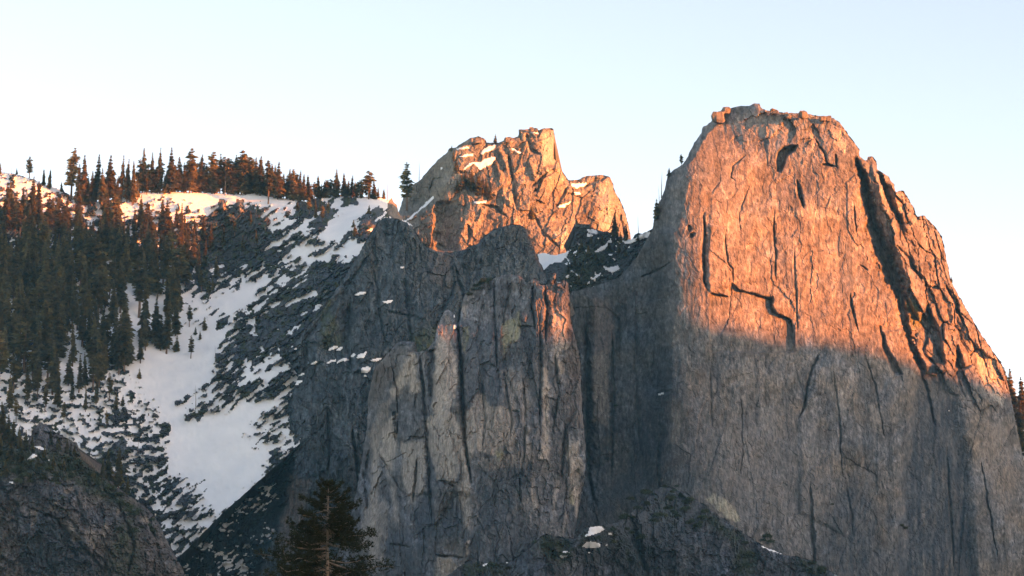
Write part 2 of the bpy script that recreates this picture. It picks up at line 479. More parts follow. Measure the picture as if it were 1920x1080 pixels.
        # snow lies in patches: each a piece of its own
        if snow_c.any():
            lab = -np.ones(snow_c.shape, int); comps = []
            pts = np.argwhere(snow_c)
            sset = snow_c
            for r0, c0 in pts:
                if lab[r0, c0] >= 0: continue
                k = len(comps); lab[r0, c0] = k; st = [(r0, c0)]; cells = []
                while st:
                    r, c = st.pop(); cells.append((r, c))
                    for rr, cc in ((r + 1, c), (r - 1, c), (r, c + 1), (r, c - 1)):
                        if 0 <= rr < sset.shape[0] and 0 <= cc < sset.shape[1] and sset[rr, cc] and lab[rr, cc] < 0:
                            lab[rr, cc] = k; st.append((rr, cc))
                comps.append(cells)
            comps.sort(key=len, reverse=True)
            rest = []
            for k, cells in enumerate(comps):
                ii = np.array(cells)
                f = q[ii[:, 0], ii[:, 1]]
                if k < max_patches and len(cells) >= min_faces:
                    link("snow_patch", mesh_from("snow_patch", co, f, M_SNOW, True), root)
                else: rest.append(f)
            if rest: link("snow_patch", mesh_from("snow_patch", co, np.concatenate(rest), M_SNOW, True), root, kind="stuff")
        return root

    def _inward(s, co, bv, nrm):
        if not hasattr(s, "_sg"):
            # the outline's normals point outwards; the sides lean inwards
            px = s.X.ravel()[bv]; py = s.Y.ravel()[bv]
            test = inside(px + nrm[:, 0] * 6, py - nrm[:, 1] * 6, s.poly)
            sg = np.where(test, 1.0, -1.0)
            s._sg = nrm * sg[:, None]
        return s._sg

# ------------------------------------------------------------------ the valley floor
gs = 3900.0
me = mesh_from("ground", np.array([[-gs, -gs, 0], [gs, -gs, 0], [gs, gs, 0], [-gs, gs, 0]], float), [[0, 1, 2, 3]], M_GROUND)
link("ground", me, kind="structure", label="valley floor meadow below the cliffs", category="ground")

# ------------------------------------------------------------------ dome on the right
DOME_TOP = [(1222, 432), (1229, 407), (1233, 387), (1242, 366), (1250, 342), (1253, 327), (1264, 318), (1280, 308), (1290, 292), (1302, 269), (1313, 250), (1319, 238), (1334, 228),
    (1340, 218), (1352, 206), (1371, 203), (1383, 199), (1404, 198), (1415, 194), (1425, 195), (1427, 202), (1436, 206), (1450, 209), (1470, 212), (1499, 212), (1520, 214), (1532, 217),
    (1553, 219), (1562, 221), (1575, 230), (1584, 242), (1592, 255), (1605, 271), (1612, 282), (1611, 292), (1616, 296), (1625, 302), (1627, 294), (1634, 293), (1642, 302), (1647, 318), (1655, 324),
    (1665, 329), (1676, 347), (1679, 361), (1686, 357), (1694, 358), (1702, 371), (1712, 387), (1716, 400), (1721, 408), (1726, 404), (1733, 404), (1747, 418), (1759, 433), (1767, 446), (1772, 472), (1778, 498),
    (1781, 520), (1789, 538), (1815, 585), (1837, 622), (1860, 656), (1879, 686), (1890, 720), (1897, 750), (1905, 791), (1912, 825), (1918, 855), (1935, 930), (1960, 1020), (1985, 1110), (2060, 1300), (2100, 1600)]
dome_outline = [(1040, 1600), (1045, 900), (1052, 600), (1062, 560), (1075, 546), (1120, 536), (1160, 521), (1195, 482)] + DOME_TOP
dome_cp = [(1100, 560, 2092), (1150, 620, 2086), (1160, 540, 2098), (1110, 700, 2078), (1200, 600, 2086), (1230, 450, 2082), (1250, 345, 2098), (1180, 510, 2104), (1340, 460, 2073), (1340, 560, 2067), (1370, 330, 2098), (1100, 900, 2095), (1200, 880, 2083), (1090, 1080, 2063), (1090, 1500, 2035),
    (1310, 300, 2094), (1300, 400, 2072), (1290, 500, 2064), (1290, 600, 2060), (1290, 720, 2056), (1270, 860, 2050), (1300, 1000, 2036), (1350, 230, 2150),
    (1450, 250, 2126), (1450, 340, 2111), (1450, 450, 2096), (1450, 600, 2083), (1450, 800, 2066), (1450, 1000, 2051), (1450, 1500, 2021),
    (1420, 200, 2142), (1540, 222, 2128), (1590, 300, 2116), (1610, 450, 2119), (1640, 600, 2110), (1680, 800, 2099), (1720, 1000, 2086),
    (1700, 420, 2140), (1760, 520, 2146), (1770, 640, 2139), (1850, 680, 2161), (1840, 800, 2133), (1900, 850, 2151), (1880, 1000, 2115), (1940, 1080, 2135), (1990, 1500, 2115)]
S = Sheet(dome_outline, dome_cp, (1040, 2062, 190, 1500), 1.75, 101, 1.6, (6, 6.0), [DOME_TOP])
EDGE = [(1357, 209), (1339, 242), (1323, 255), (1303, 290), (1284, 319), (1280, 352), (1285, 374), (1277, 407), (1264, 436), (1261, 465), (1266, 524), (1274, 562), (1268, 592), (1260, 649), (1278, 690), (1278, 720), (1250, 739), (1225, 790), (1225, 900)]
S.side(EDGE[:14], 2.2, 55, True, 20, 330)
S.rock(big=3.4, slab=0.9, mid=0.28, fine=0.22, crack=0.22, cell=(40, 120), tilt=0.9, flake=0.5, grain=0.6)
xe_ = np.interp(S.wy, [290, 335, 390, 428, 468, 515, 560, 610, 660, 705, 760], [1612, 1630, 1642, 1652, 1668, 1685, 1700, 1711, 1727, 1750, 1790])
shoulder = sstep(0, 14, S.wx - xe_) * sstep(800, 700, S.Y)
Xs, Ys = S.wx - 0.42 * S.wy, S.wy
f1, f2, c1, c2, dx, dy = worley(Xs / 24, Ys / 62, 131)
S.D += shoulder * (5.0 * (c1 - 0.5) * 2 + 7.0 * (c2 - 0.5) * dx + 4.0 * np.exp(-((f2 - f1) / 0.06) ** 2))
f1, f2, c1, c2, dx, dy = worley(Xs / 10, Ys / 22, 132)
S.D += shoulder * (1.6 * (c1 - 0.5) * 2 + 2.0 * (c2 - 0.5) * dx)
top_ = sstep(300, 225, S.wy) * sstep(1330, 1370, S.wx) * sstep(1600, 1570, S.wx)
f1, f2, c1, c2, dx, dy = worley(S.wx / 20, S.wy / 20, 133)
S.D += top_ * (3.2 * (c1 - 0.5) * 2 + 4.0 * (c2 - 0.5) * dx)
# the deep gully and the ribs to its right
GUL = [(1602, 292), (1618, 335), (1631, 390), (1640, 428), (1655, 468), (1672, 515), (1688, 560), (1698, 610), (1713, 660), (1735, 705)]
S.groove(GUL, 12, 26, 1.0, 2.4, 0.06)
RIB = [(1634, 300), (1646, 345), (1664, 400), (1674, 440), (1692, 490), (1712, 540)]
S.groove(RIB, 11, -9, 0.5, 2.0, 0.1)
S.groove([(1650, 326), (1664, 372), (1680, 402), (1690, 430)], 5, 12, 1.1, 2.2)
S.groove([(1668, 338), (1690, 400), (1706, 440)], 9, -5)
S.groove([(1679, 455), (1699, 480), (1715, 505), (1730, 530)], 4, 8, 1.2)
S.groove([(1774, 534), (1792, 574), (1807, 606)], 4, 11, 1.0)
S.groove([(1830, 650), (1800, 600), (1772, 545)], 10, -4)
S.patch([(1700, 556), (1722, 600), (1738, 572), (1752, 600), (1762, 632), (1770, 680), (1742, 684), (1714, 640)], 16, 5)
S.patch([(1796, 650), (1808, 690), (1790, 690)], 12, 4)
S.patch([(1650, 612), (1664, 652), (1690, 700), (1676, 700), (1656, 655)], 9, 4)
# cracks, roofs and the alcove of the face
S.groove([(1319, 398), (1322, 440), (1319, 482), (1321, 530), (1327, 548)], 3.2, 9, 0.35)
S.patch([(1459, 287), (1470, 275), (1494, 271), (1488, 282), (1475, 292), (1468, 310), (1464, 321), (1457, 320), (1456, 303)], 16, 2.5, 0.4)
S.groove([(1494, 336), (1499, 361), (1507, 392)], 3.0, 10, 0.3)
S.groove([(1451, 392), (1451, 433), (1454, 472), (1454, 530)], 1.8, 4.5, 0.4)
S.groove([(1361, 426), (1360, 455), (1363, 491), (1374, 504), (1374, 532)], 1.8, 4.5, 0.4)
S.groove([(1490, 462), (1491, 528), (1496, 620)], 2.0, 4, 0.4)
S.groove([(1527, 261), (1546, 287), (1551, 306), (1567, 311)], 1.8, 5, 0.5)
S.groove([(1566, 287), (1569, 316)], 1.6, 5, 0.5)
S.groove([(1540, 309), (1566, 311)], 2.2, 7, 0.3)
S.groove([(1594, 547), (1597, 574), (1609, 622)], 2.0, 5, 0.4)
S.groove([(1539, 656), (1523, 690), (1515, 724), (1507, 765), (1496, 788)], 2.4, 6, 0.5)
S.groove([(1398, 290), (1374, 310), (1371, 332), (1380, 340)], 1.6, 3.5, 0.5)
S.groove([(1294, 438), (1299, 446)], 5, 7, 0.5); S.groove([(1293, 420), (1292, 436)], 3, 6, 0.5)
S.groove([(1405, 345), (1385, 400), (1390, 440)], 1.4, 2.5, 0.6)
S.groove([(1600, 382), (1606, 438)], 1.5, 4, 0.6)
S.groove([(1610, 496), (1628, 506)], 1.6, 4, 0.4)
ROOF = [(1331, 549), (1366, 557), (1371, 530), (1376, 533), (1386, 545), (1400, 549), (1414, 551), (1447, 561), (1445, 577), (1456, 589), (1483, 600), (1489, 624), (1489, 660), (1331, 660)]
S.patch(ROOF, 5.5, 1.6, 0.4)
S.groove(ROOF[3:12], 2.3, 6, 0.4)
S.groove(ROOF[:2], 1.6, 5, 0.4)
S.patch([(1365, 500), (1376, 533), (1331, 549), (1327, 500), (1330, 420), (1360, 426)], -2.0, 3)
# lower wall
for p, w, d in [([(1560, 690), (1572, 760), (1580, 900)], 2.2, 5), ([(1620, 660), (1640, 720), (1660, 830)], 2, 5), ([(1722, 680), (1740, 740), (1752, 800)], 4, 9), ([(1330, 690), (1336, 800)], 2, 4),
                ([(1236, 810), (1234, 880), (1238, 940)], 3, 8), ([(1390, 740), (1392, 850), (1388, 900)], 1.8, 4), ([(1520, 900), (1523, 1000), (1528, 1080)], 4, 8), ([(1586, 910), (1596, 960), (1600, 1010)], 2.4, 5),
                ([(1774, 830), (1782, 950), (1790, 1080)], 3, 6), ([(1836, 850), (1850, 930), (1872, 1060)], 2.2, 7), ([(1148, 620), (1150, 760), (1146, 900)], 4, 10), ([(1098, 580), (1100, 680), (1096, 780), (1104, 900), (1120, 960)], 8, 16),
                ([(1130, 570), (1160, 600), (1164, 660)], 3, 7), ([(1200, 520), (1240, 505), (1262, 490)], 3.5, 9), ([(1230, 740), (1262, 730)], 3, 6), ([(1195, 560), (1190, 700), (1200, 850)], 4, 6)]:
    S.groove(p, w * 0.75, d * 0.55)
S.patch([(1715, 700), (1745, 690), (1790, 740), (1812, 860), (1830, 1100), (1690, 1100), (1690, 900), (1708, 800)], 9, 14)
S.patch([(1108, 556), (1140, 550), (1158, 620), (1150, 760), (1142, 860), (1118, 870), (1108, 760)], -6, 8, 1.5)
S.patch([(1500, 790), (1550, 650), (1600, 700), (1620, 900), (1580, 1000), (1500, 960)], -2.5, 5)
# its own colours
S.C[:] = np.array([0.176, 0.160, 0.142])
S.tone(0.26, 0.34, 0.12, 0.42)
for x0, y0, x1, y1, w in [(1345, 620, 1342, 900, 5), (1415, 640, 1420, 860, 4), (1470, 660, 1474, 960, 6), (1548, 640, 1556, 920, 5), (1612, 640, 1634, 900, 7), (1660, 700, 1668, 1040, 6), (1310, 300, 1304, 560, 4), (1430, 330, 1426, 560, 4), (1530, 330, 1536, 600, 5), (1580, 400, 1600, 640, 5), (1390, 880, 1384, 1060, 6), (1450, 900, 1458, 1080, 8), (1850, 900, 1866, 1080, 7), (1290, 860, 1296, 1000, 5)]:
    S.streak([(x0, y0), ((x0 + x1) / 2 + 3, (y0 + y1) / 2), (x1, y1)], w, DARK * 1.15, 0.42)
for x, y, w, h in [(1400, 700, 16, 26), (1440, 790, 14, 22), (1360, 830, 18, 22), (1520, 860, 16, 28), (1580, 760, 12, 26), (1420, 930, 20, 22), (1640, 780, 12, 20), (1500, 1000, 16, 26), (1340, 640, 12, 18), (1470, 560, 14, 20), (1380, 420, 18, 26), (1560, 480, 18, 24), (1420, 300, 20, 20), (1500, 300, 14, 18), (1870, 830, 14, 30), (1400, 850, 10, 30)]:
    S.tint([(x - w, y - h), (x + w * .4, y - h * 1.2), (x + w, y), (x + w * .5, y + h), (x - w * .6, y + h * .8)], np.array([0.255, 0.235, 0.205]), 0.5, 6, 0.8, (6, 14))
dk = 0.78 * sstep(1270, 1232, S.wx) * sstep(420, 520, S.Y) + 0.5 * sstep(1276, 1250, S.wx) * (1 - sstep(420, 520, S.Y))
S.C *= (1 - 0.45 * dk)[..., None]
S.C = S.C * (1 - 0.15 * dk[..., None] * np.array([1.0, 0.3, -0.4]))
S.tint([(1478, 394), (1520, 390), (1576, 402), (1574, 412), (1480, 404)], PALE * 0.8, 0.55, 4)
S.tint([(1385, 215), (1425, 205), (1455, 225), (1490, 240), (1480, 262), (1440, 255), (1400, 252), (1360, 235)], TAN * 1.05, 0.5, 8)
S.tint([(1448, 232), (1458, 228), (1462, 262), (1448, 260)], PALE, 0.6, 2)
S.tint([(1555, 235), (1580, 245), (1590, 275), (1580, 285), (1562, 262)], TAN * 1.2, 0.7, 4)
S.tint([(1400, 465), (1412, 460), (1405, 474), (1398, 472)], PALE, 0.6, 3)
S.streak([(1491, 440), (1493, 520), (1496, 600)], 2.5, PALE, 0.5)
S.tint([(1829, 657), (1848, 660), (1863, 670), (1876, 704), (1886, 754), (1880, 764), (1849, 729), (1833, 684)], PALE * 0.92, 0.8, 3, 0.3)
S.tint([(1324, 932), (1338, 925), (1380, 954), (1390, 978), (1360, 972), (1340, 950)], np.array([0.47, 0.42, 0.29]), 0.9, 2.5, 0.25)
S.tint([(1700, 562), (1716, 560), (1728, 600), (1722, 630), (1706, 600)], np.array([0.15, 0.14, 0.05]), 0.7, 4)
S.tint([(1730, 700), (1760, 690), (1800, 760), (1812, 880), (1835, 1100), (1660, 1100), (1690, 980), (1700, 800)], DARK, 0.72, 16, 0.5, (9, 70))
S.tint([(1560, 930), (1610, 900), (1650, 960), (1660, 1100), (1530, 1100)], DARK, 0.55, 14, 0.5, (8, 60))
S.tint([(1250, 700), (1330, 690), (1330, 880), (1250, 880)], BROWN * 1.35, 0.35, 20)
S.tint([(1290, 800), (1500, 780), (1560, 900), (1520, 1040), (1300, 940)], np.array([0.19, 0.175, 0.16]), 0.5, 30, 0.6, (8, 60))
S.tint([(1840, 790), (1890, 800), (1910, 900), (1880, 960), (1850, 900)], TAN * 0.85, 0.5, 12)
S.tint([(1112, 668), (1140, 652), (1142, 800), (1112, 790)], TAN * 0.85, 0.75, 4)
S.tint([(1110, 560), (1142, 560), (1152, 640), (1140, 660), (1112, 668)], BROWN * 1.5, 0.6, 5)
S.tint([(1255, 780), (1275, 775), (1275, 830), (1255, 830)], TAN, 0.5, 6)
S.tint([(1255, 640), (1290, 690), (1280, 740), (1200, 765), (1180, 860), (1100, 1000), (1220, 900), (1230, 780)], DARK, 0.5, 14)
def snow_on(S, poly, soft=1.0, lift=1.2):
    W = S._win(poly, 12)
    if W is None: return
    m = S.mask(poly, 3.0, W, 0.8) - 0.5 + 0.45 * fbm(S.X[W] / 5, S.Y[W] / 3.2, 3, S.seed + 91) * (np.abs(S.mask(poly, 6.0, W, 0.8) - 0.5) < 0.45)
    S.snow[W] = np.maximum(S.snow[W], m)
    d = S.D[W].copy()
    for k in range(5):
        p = np.pad(d, 1, 'edge'); d = (p[:-2, 1:-1] + p[2:, 1:-1] + p[1:-1, :-2] + p[1:-1, 2:] + 2 * d) / 6
    S.D[W] = np.where(m > -0.2, d - lift * sstep(-0.2, 0.1, m), S.D[W])
for p in [[(1232, 742), (1246, 735), (1247, 738), (1236, 745)], [(1536, 221), (1552, 219), (1553, 223), (1538, 225)], [(1776, 769), (1782, 767), (1782, 770)]]: snow_on(S, p)
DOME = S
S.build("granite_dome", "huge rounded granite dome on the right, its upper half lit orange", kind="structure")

# ------------------------------------------------------------------ peak in the middle
PEAK_TOP = [(735, 470), (742, 420), (748, 398), (756, 372), (769, 349), (789, 337), (806, 316), (821, 299), (834, 290), (843, 279), (855, 276), (868, 267), (882, 258), (896, 256), (909, 259), (913, 268), (925, 267), (935, 267), (944, 264), (946, 258), (956, 256),
    (962, 259), (971, 256), (973, 243), (982, 243), (991, 243), (993, 239), (1007, 241), (1009, 246), (1018, 241), (1032, 240), (1038, 243), (1040, 256), (1038, 285), (1039, 298), (1048, 306), (1051, 316), (1057, 326), (1066, 339),
    (1083, 338), (1091, 333), (1104, 329), (1130, 328), (1145, 332), (1149, 342), (1151, 355), (1156, 365), (1166, 383), (1173, 402), (1179, 425), (1184, 448), (1194, 500)]
peak_cp = [(1010, 250, 2562), (900, 262, 2556), (850, 285, 2548), (1030, 300, 2542), (960, 330, 2525), (900, 400, 2506), (850, 450, 2490), (1000, 430, 2506), (1000, 370, 2518), (1120, 335, 2566), (1120, 400, 2540), (1160, 420, 2550), (1060, 350, 2550),
    (770, 365, 2550), (800, 420, 2510), (780, 440, 2510), (1050, 470, 2502), (900, 600, 2450), (1100, 600, 2470), (930, 290, 2550), (880, 310, 2535), (880, 345, 2522)]
S = Sheet([(735, 640)] + PEAK_TOP + [(1200, 640)], peak_cp, (735, 1202, 232, 640), 1.6, 202, 1.3, (10, 12.0), [PEAK_TOP])
S.side([(850, 283), (850, 324), (831, 355), (824, 376), (800, 395)], 1.6, 60, True, 10)
S.side([(1018, 243), (1016, 285), (1019, 308)], 1.2, 40, False, 8)
S.side([(1142, 345), (1140, 380), (1145, 440)], 1.0, 40, False, 10)
W = (S.Y > 374) & (S.Y < 474) & (S.wx < 864) & (S.wx > 812)
S.D += np.where(W, np.clip((864 - S.wx) / 44, 0, 1) * 24 * sstep(800, 838, S.wx + 10 * fbm(S.X / 20, S.Y / 14, 3, 209)) * sstep(374, 384, S.Y) * sstep(474, 466, S.Y), 0)
S.rock(big=7, slab=2.6, mid=0.95, fine=0.42, crack=0.9, cell=(28, 46), tilt=1.1, lean=0.25)
for p, w, d in [([(953, 285), (960, 330), (967, 392)], 4, 8), ([(1026, 324), (1010, 339), (996, 350)], 3, 8), ([(1006, 322), (1010, 326)], 3.5, 8), ([(985, 250), (996, 280), (1014, 290)], 3.5, 7), ([(990, 300), (1004, 330), (1008, 345)], 5, -6),
                ([(930, 300), (945, 360), (962, 395)], 6, -5), ([(1000, 400), (1020, 440), (1050, 465)], 3, 5), ([(900, 385), (930, 390), (955, 410)], 3, 6), ([(878, 420), (880, 440), (876, 460)], 2.5, 5),
                ([(1063, 350), (1050, 380), (1040, 390)], 4, 8), ([(1040, 384), (1072, 378)], 2.5, -5), ([(975, 246), (976, 266)], 2, 5), ([(872, 375), (868, 420)], 3, 4), ([(1095, 350), (1110, 338), (1140, 333)], 3, 7), ([(1162, 400), (1168, 425), (1172, 445)], 3.5, 6),
                ([(1002, 356), (1004, 358)], 4, 8), ([(935, 276), (946, 300), (950, 320)], 5, -6)]:
    S.groove(p, w, d)
S.C[:] = np.array([0.165, 0.140, 0.108])
S.tone(0.30, 0.22, 0.12, 0.28)
S.tint([(1018, 246), (1036, 246), (1038, 300), (1018, 312)], PALE * 0.75, 0.6, 4)
S.tint([(1120, 350), (1142, 345), (1150, 440), (1125, 436)], PALE * 0.9, 0.5, 8)
S.tint([(1030, 440), (1060, 420), (1068, 470), (1050, 470)], PALE * 0.85, 0.6, 6)
S.tint([(1000, 455), (1008, 455), (1050, 458), (1058, 476), (1040, 482), (1010, 478)], np.array([0.10, 0.10, 0.095]), 0.85, 2, 0.1)
for p in [[(902, 289), (905, 282), (913, 276), (928, 270), (928, 277), (915, 286)], [(868, 320), (875, 310), (882, 305), (896, 305), (912, 297), (928, 294), (928, 301), (910, 312), (900, 319), (890, 308)], [(956, 278), (962, 278), (979, 286), (977, 288)],
          [(853, 276), (880, 276), (880, 279), (856, 280)], [(1069, 348), (1080, 343), (1099, 339), (1095, 347), (1081, 352), (1072, 352)], [(881, 370), (886, 373), (900, 378), (912, 379), (910, 383), (895, 381)], [(1041, 388), (1055, 384), (1070, 380), (1070, 382), (1055, 388)],
          [(758, 415), (785, 394), (806, 372), (816, 366), (814, 372), (798, 388), (778, 403), (762, 416)], [(750, 413), (764, 417), (774, 424), (770, 427), (760, 419)], [(980, 245), (1005, 245), (1012, 249), (1006, 249), (990, 247)], [(768, 348), (782, 338), (786, 340), (772, 352)],
          [(1075, 362), (1085, 358), (1090, 363), (1080, 366)], [(860, 292), (888, 288), (886, 292), (864, 295)], [(823, 316), (830, 315), (830, 320)]]: snow_on(S, p)
PEAK = S
S.build("rocky_peak", "craggy sunlit rock peak between forest ridge and big dome", kind="structure", max_patches=30)

# ------------------------------------------------------------------ wall of grey slabs below the peak, with the dark wall under the gully
WALL_TOP = [(296, 1010), (303, 960), (312, 918), (322, 896), (332, 886), (345, 885), (356, 874), (372, 868), (380, 856), (398, 850), (408, 838), (424, 829), (430, 818), (446, 811), (455, 797), (470, 791), (478, 779), (498, 771), (506, 760), (524, 756), (534, 744), (546, 741), (556, 716), (560, 704), (548, 688), (540, 657), (560, 630), (600, 587), (635, 535), (660, 495), (682, 460), (700, 428), (712, 413), (724, 408),
    (745, 411), (758, 415), (772, 425), (785, 446), (799, 463), (820, 470), (844, 474), (866, 468), (895, 457), (908, 443), (920, 433), (940, 425), (960, 421), (975, 421), (986, 428), (996, 449), (1004, 470), (1012, 492), (1020, 510), (1030, 530)]
wall_cp = [(700, 430, 2105), (745, 412, 2095), (800, 466, 2095), (844, 475, 2105), (960, 425, 2118), (1012, 495, 2115), (930, 470, 2100), (682, 460, 2095), (640, 540, 2080), (600, 590, 2066), (545, 660, 2052), (558, 708, 2046), (440, 812, 2022), (322, 900, 2002),
    (800, 540, 2070), (800, 640, 2045), (700, 560, 2062), (700, 680, 2030), (620, 720, 2022), (580, 820, 2004), (560, 900, 1992), (520, 1010, 1985), (700, 900, 2000), (900, 640, 2050), (1000, 560, 2085), (1030, 700, 2040),
    (450, 880, 2016), (400, 960, 2004), (340, 1010, 1995), (440, 1060, 1990), (520, 850, 2018), (530, 930, 2012), (400, 1500, 1950), (700, 1500, 1960), (1000, 1500, 1990), (1000, 1000, 2020)]
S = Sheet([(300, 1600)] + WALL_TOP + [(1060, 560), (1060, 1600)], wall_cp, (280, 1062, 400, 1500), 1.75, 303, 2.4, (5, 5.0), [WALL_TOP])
SLABEDGE = [(556, 716), (545, 770), (553, 830), (551, 891), (535, 941), (516, 1001), (485, 1080), (450, 1160)]
S.side(SLABEDGE, 1.4, 26, True, 30)
rightness = sstep(500, 560, S.wx + (S.Y - 900) * 0.3)
S.rock(big=6, slab=2.2, mid=1.2, fine=0.6, crack=1.0, cell=(34, 80), tilt=0.9, lean=0.12, flake=2.0, grain=0.4)
wedge = sstep(10, -10, S.wx - np.interp(S.wy, [700, 716, 770, 830, 891, 941, 1001, 1080, 1300], [560, 556, 545, 553, 551, 535, 516, 485, 420]))
uu = S.wx * 0.86 - S.wy * 0.5; vv = S.wx * 0.5 + S.wy * 0.86
f1, f2, c1, c2, dx, dy = worley(uu / 44, vv / 15, 313)
S.D += wedge * (4.5 * (c1 - 0.5) * 2 - 6.0 * dy)
f1, f2, c1, c2, dx, dy = worley(uu / 17, vv / 8, 314)
S.D += wedge * (2.0 * (c1 - 0.5) * 2 - 2.5 * dy)
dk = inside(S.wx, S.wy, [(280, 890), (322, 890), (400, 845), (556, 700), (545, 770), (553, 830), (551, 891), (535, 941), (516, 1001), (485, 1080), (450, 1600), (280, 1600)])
for p, w, d in [([(692, 470), (664, 520), (610, 590), (560, 650)], 5, 6), ([(655, 560), (648, 640), (660, 700)], 8, 10), ([(850, 490), (868, 560), (850, 640)], 4, 6), ([(700, 500), (720, 640)], 3, 4), ([(614, 760), (618, 860), (612, 900)], 3, 6), ([(660, 800), (672, 900), (668, 960)], 4, 8),
                ([(573, 1000), (566, 980), (560, 1000)], 3, 6), ([(640, 560), (600, 640), (586, 700)], 10, -5), ([(760, 520), (770, 640)], 4, 5), ([(720, 580), (760, 590), (800, 600)], 3, 4), ([(640, 700), (700, 690)], 2.5, -4), ([(600, 895), (610, 880)], 2, 5)]:
    S.groove(p, w, d)
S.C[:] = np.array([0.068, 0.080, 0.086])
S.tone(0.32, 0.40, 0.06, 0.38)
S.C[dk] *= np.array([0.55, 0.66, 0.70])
S.tint([(545, 890), (580, 900), (566, 1000), (540, 1060), (520, 1040)], BROWN * 1.6, 0.6, 8)
S.tint([(800, 470), (850, 478), (840, 540), (810, 530)], BROWN * 1.2, 0.4, 10)
for poly in [[(600, 560), (620, 560), (640, 650), (600, 650)], [(560, 480), (600, 470), (600, 520), (570, 520)], [(790, 620), (830, 600), (830, 660), (740, 680), (720, 680)]]: S.tint(poly, MOSS, 0.6, 10, 0.8, (10, 14))
for (x, y, w, h) in [(675, 551, 11, 2.0), (726, 564, 9, 2.0), (589, 681, 6, 2.2), (617, 677, 5, 1.5), (626, 676, 5, 1.3), (644, 678, 12, 1.8), (625, 651, 9, 2.4), (637, 655, 6, 2), (677, 667, 8, 3.2), (704, 673, 9, 2.2), (684, 660, 5, 1.4), (662, 664, 4, 2), (684, 693, 9, 4.0), (684, 704, 3, 2), (564, 702, 6, 1.4), (551, 718, 16, 2.4), (507, 785, 20, 4.0), (756, 501, 4, 1.2)]:
    a = np.linspace(0, 2 * math.pi, 14)[:-1]
    rr = np.random.RandomState(int(x * 7 + y)); k = rr.uniform(0.8, 1.15, 13)
    snow_on(S, np.stack([x + 1.15 * w * np.cos(a) * k, y + 1.5 * h * np.sin(a) * k - 0.25 * w * np.cos(a) * k], -1))
lz = rank01(fbm(uu / 15, vv / 4.2, 5, 316, 0.62) + 0.5 * fbm(S.X / 45, S.Y / 30, 2, 317))
ld = blend([(480, 932, .42), (455, 932, .36), (405, 942, .22), (372, 978, .25), (420, 955, .24), (503, 988, .3), (380, 1040, .3), (436, 1020, .26), (440, 1068, .34), (475, 1045, .22), (520, 900, .0), (520, 860, .0), (480, 860, .04), (440, 880, .05), (400, 900, .06), (350, 930, .1), (350, 1010, .08), (480, 1000, .04), (420, 1000, .05), (330, 1060, .08), (520, 960, .02), (360, 890, .12), (440, 840, .08), (500, 1075, .05), (400, 1075, .12), (510, 770, .1)], S.X, S.Y, 17.0)
lm = (ld * wedge + 0.02 * wedge - (1 - lz)) * 6
S.snow = np.maximum(S.snow, np.where(wedge > 0.5, np.clip(lm, -1, 1), -1))
snow_on(S, [(310, 900), (345, 890), (343, 912), (328, 912), (322, 918), (318, 935), (328, 948), (318, 958), (300, 962), (306, 945), (312, 925), (306, 912)])
WALL = S
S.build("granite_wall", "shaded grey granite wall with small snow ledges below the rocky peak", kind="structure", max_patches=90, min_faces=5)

# ------------------------------------------------------------------ the buttress of tan pillars
BUT_TOP = [(600, 1110), (628, 1050), (652, 990), (672, 900), (688, 800), (690, 742), (702, 692), (728, 660), (742, 644), (753, 639), (779, 640), (783, 660), (800, 655), (813, 640), (820, 610), (833, 582), (840, 580), (852, 588), (856, 610), (862, 600), (866, 560), (872, 552), (885, 542), (909, 530), (930, 519), (950, 514), (971, 515), (982, 522), (988, 531),
    (994, 524), (1006, 521), (1013, 527), (1014, 534), (1028, 533), (1034, 518), (1040, 511), (1044, 513), (1043, 522), (1040, 530), (1050, 531), (1058, 524), (1066, 530), (1068, 556), (1071, 604), (1080, 636), (1089, 670), (1092, 769), (1098, 830), (1099, 892), (1086, 949), (1078, 1000), (1075, 1100)]
but_cp = [(753, 645, 1841), (837, 586, 1847), (890, 545, 1851), (960, 520, 1835), (1040, 520, 1811), (1062, 540, 1811), (800, 800, 1803), (1000, 800, 1781), (1070, 800, 1795), (900, 700, 1800), (1000, 640, 1800), (700, 900, 1890), (800, 1000, 1780), (1000, 1000, 1765), (690, 760, 1917), (640, 1040, 1887), (700, 1500, 1835), (1000, 1500, 1735), (1085, 950, 1790), (1085, 700, 1807)]
S = Sheet([(560, 1600)] + BUT_TOP + [(1075, 1600)], but_cp, (560, 1102, 500, 1500), 1.7, 404, 2.0, (6, 6.0), [BUT_TOP])
S.rock(big=4, slab=2.4, mid=0.8, fine=0.36, crack=0.7, cell=(28, 90), tilt=1.0, flake=1.6, grain=0.45)
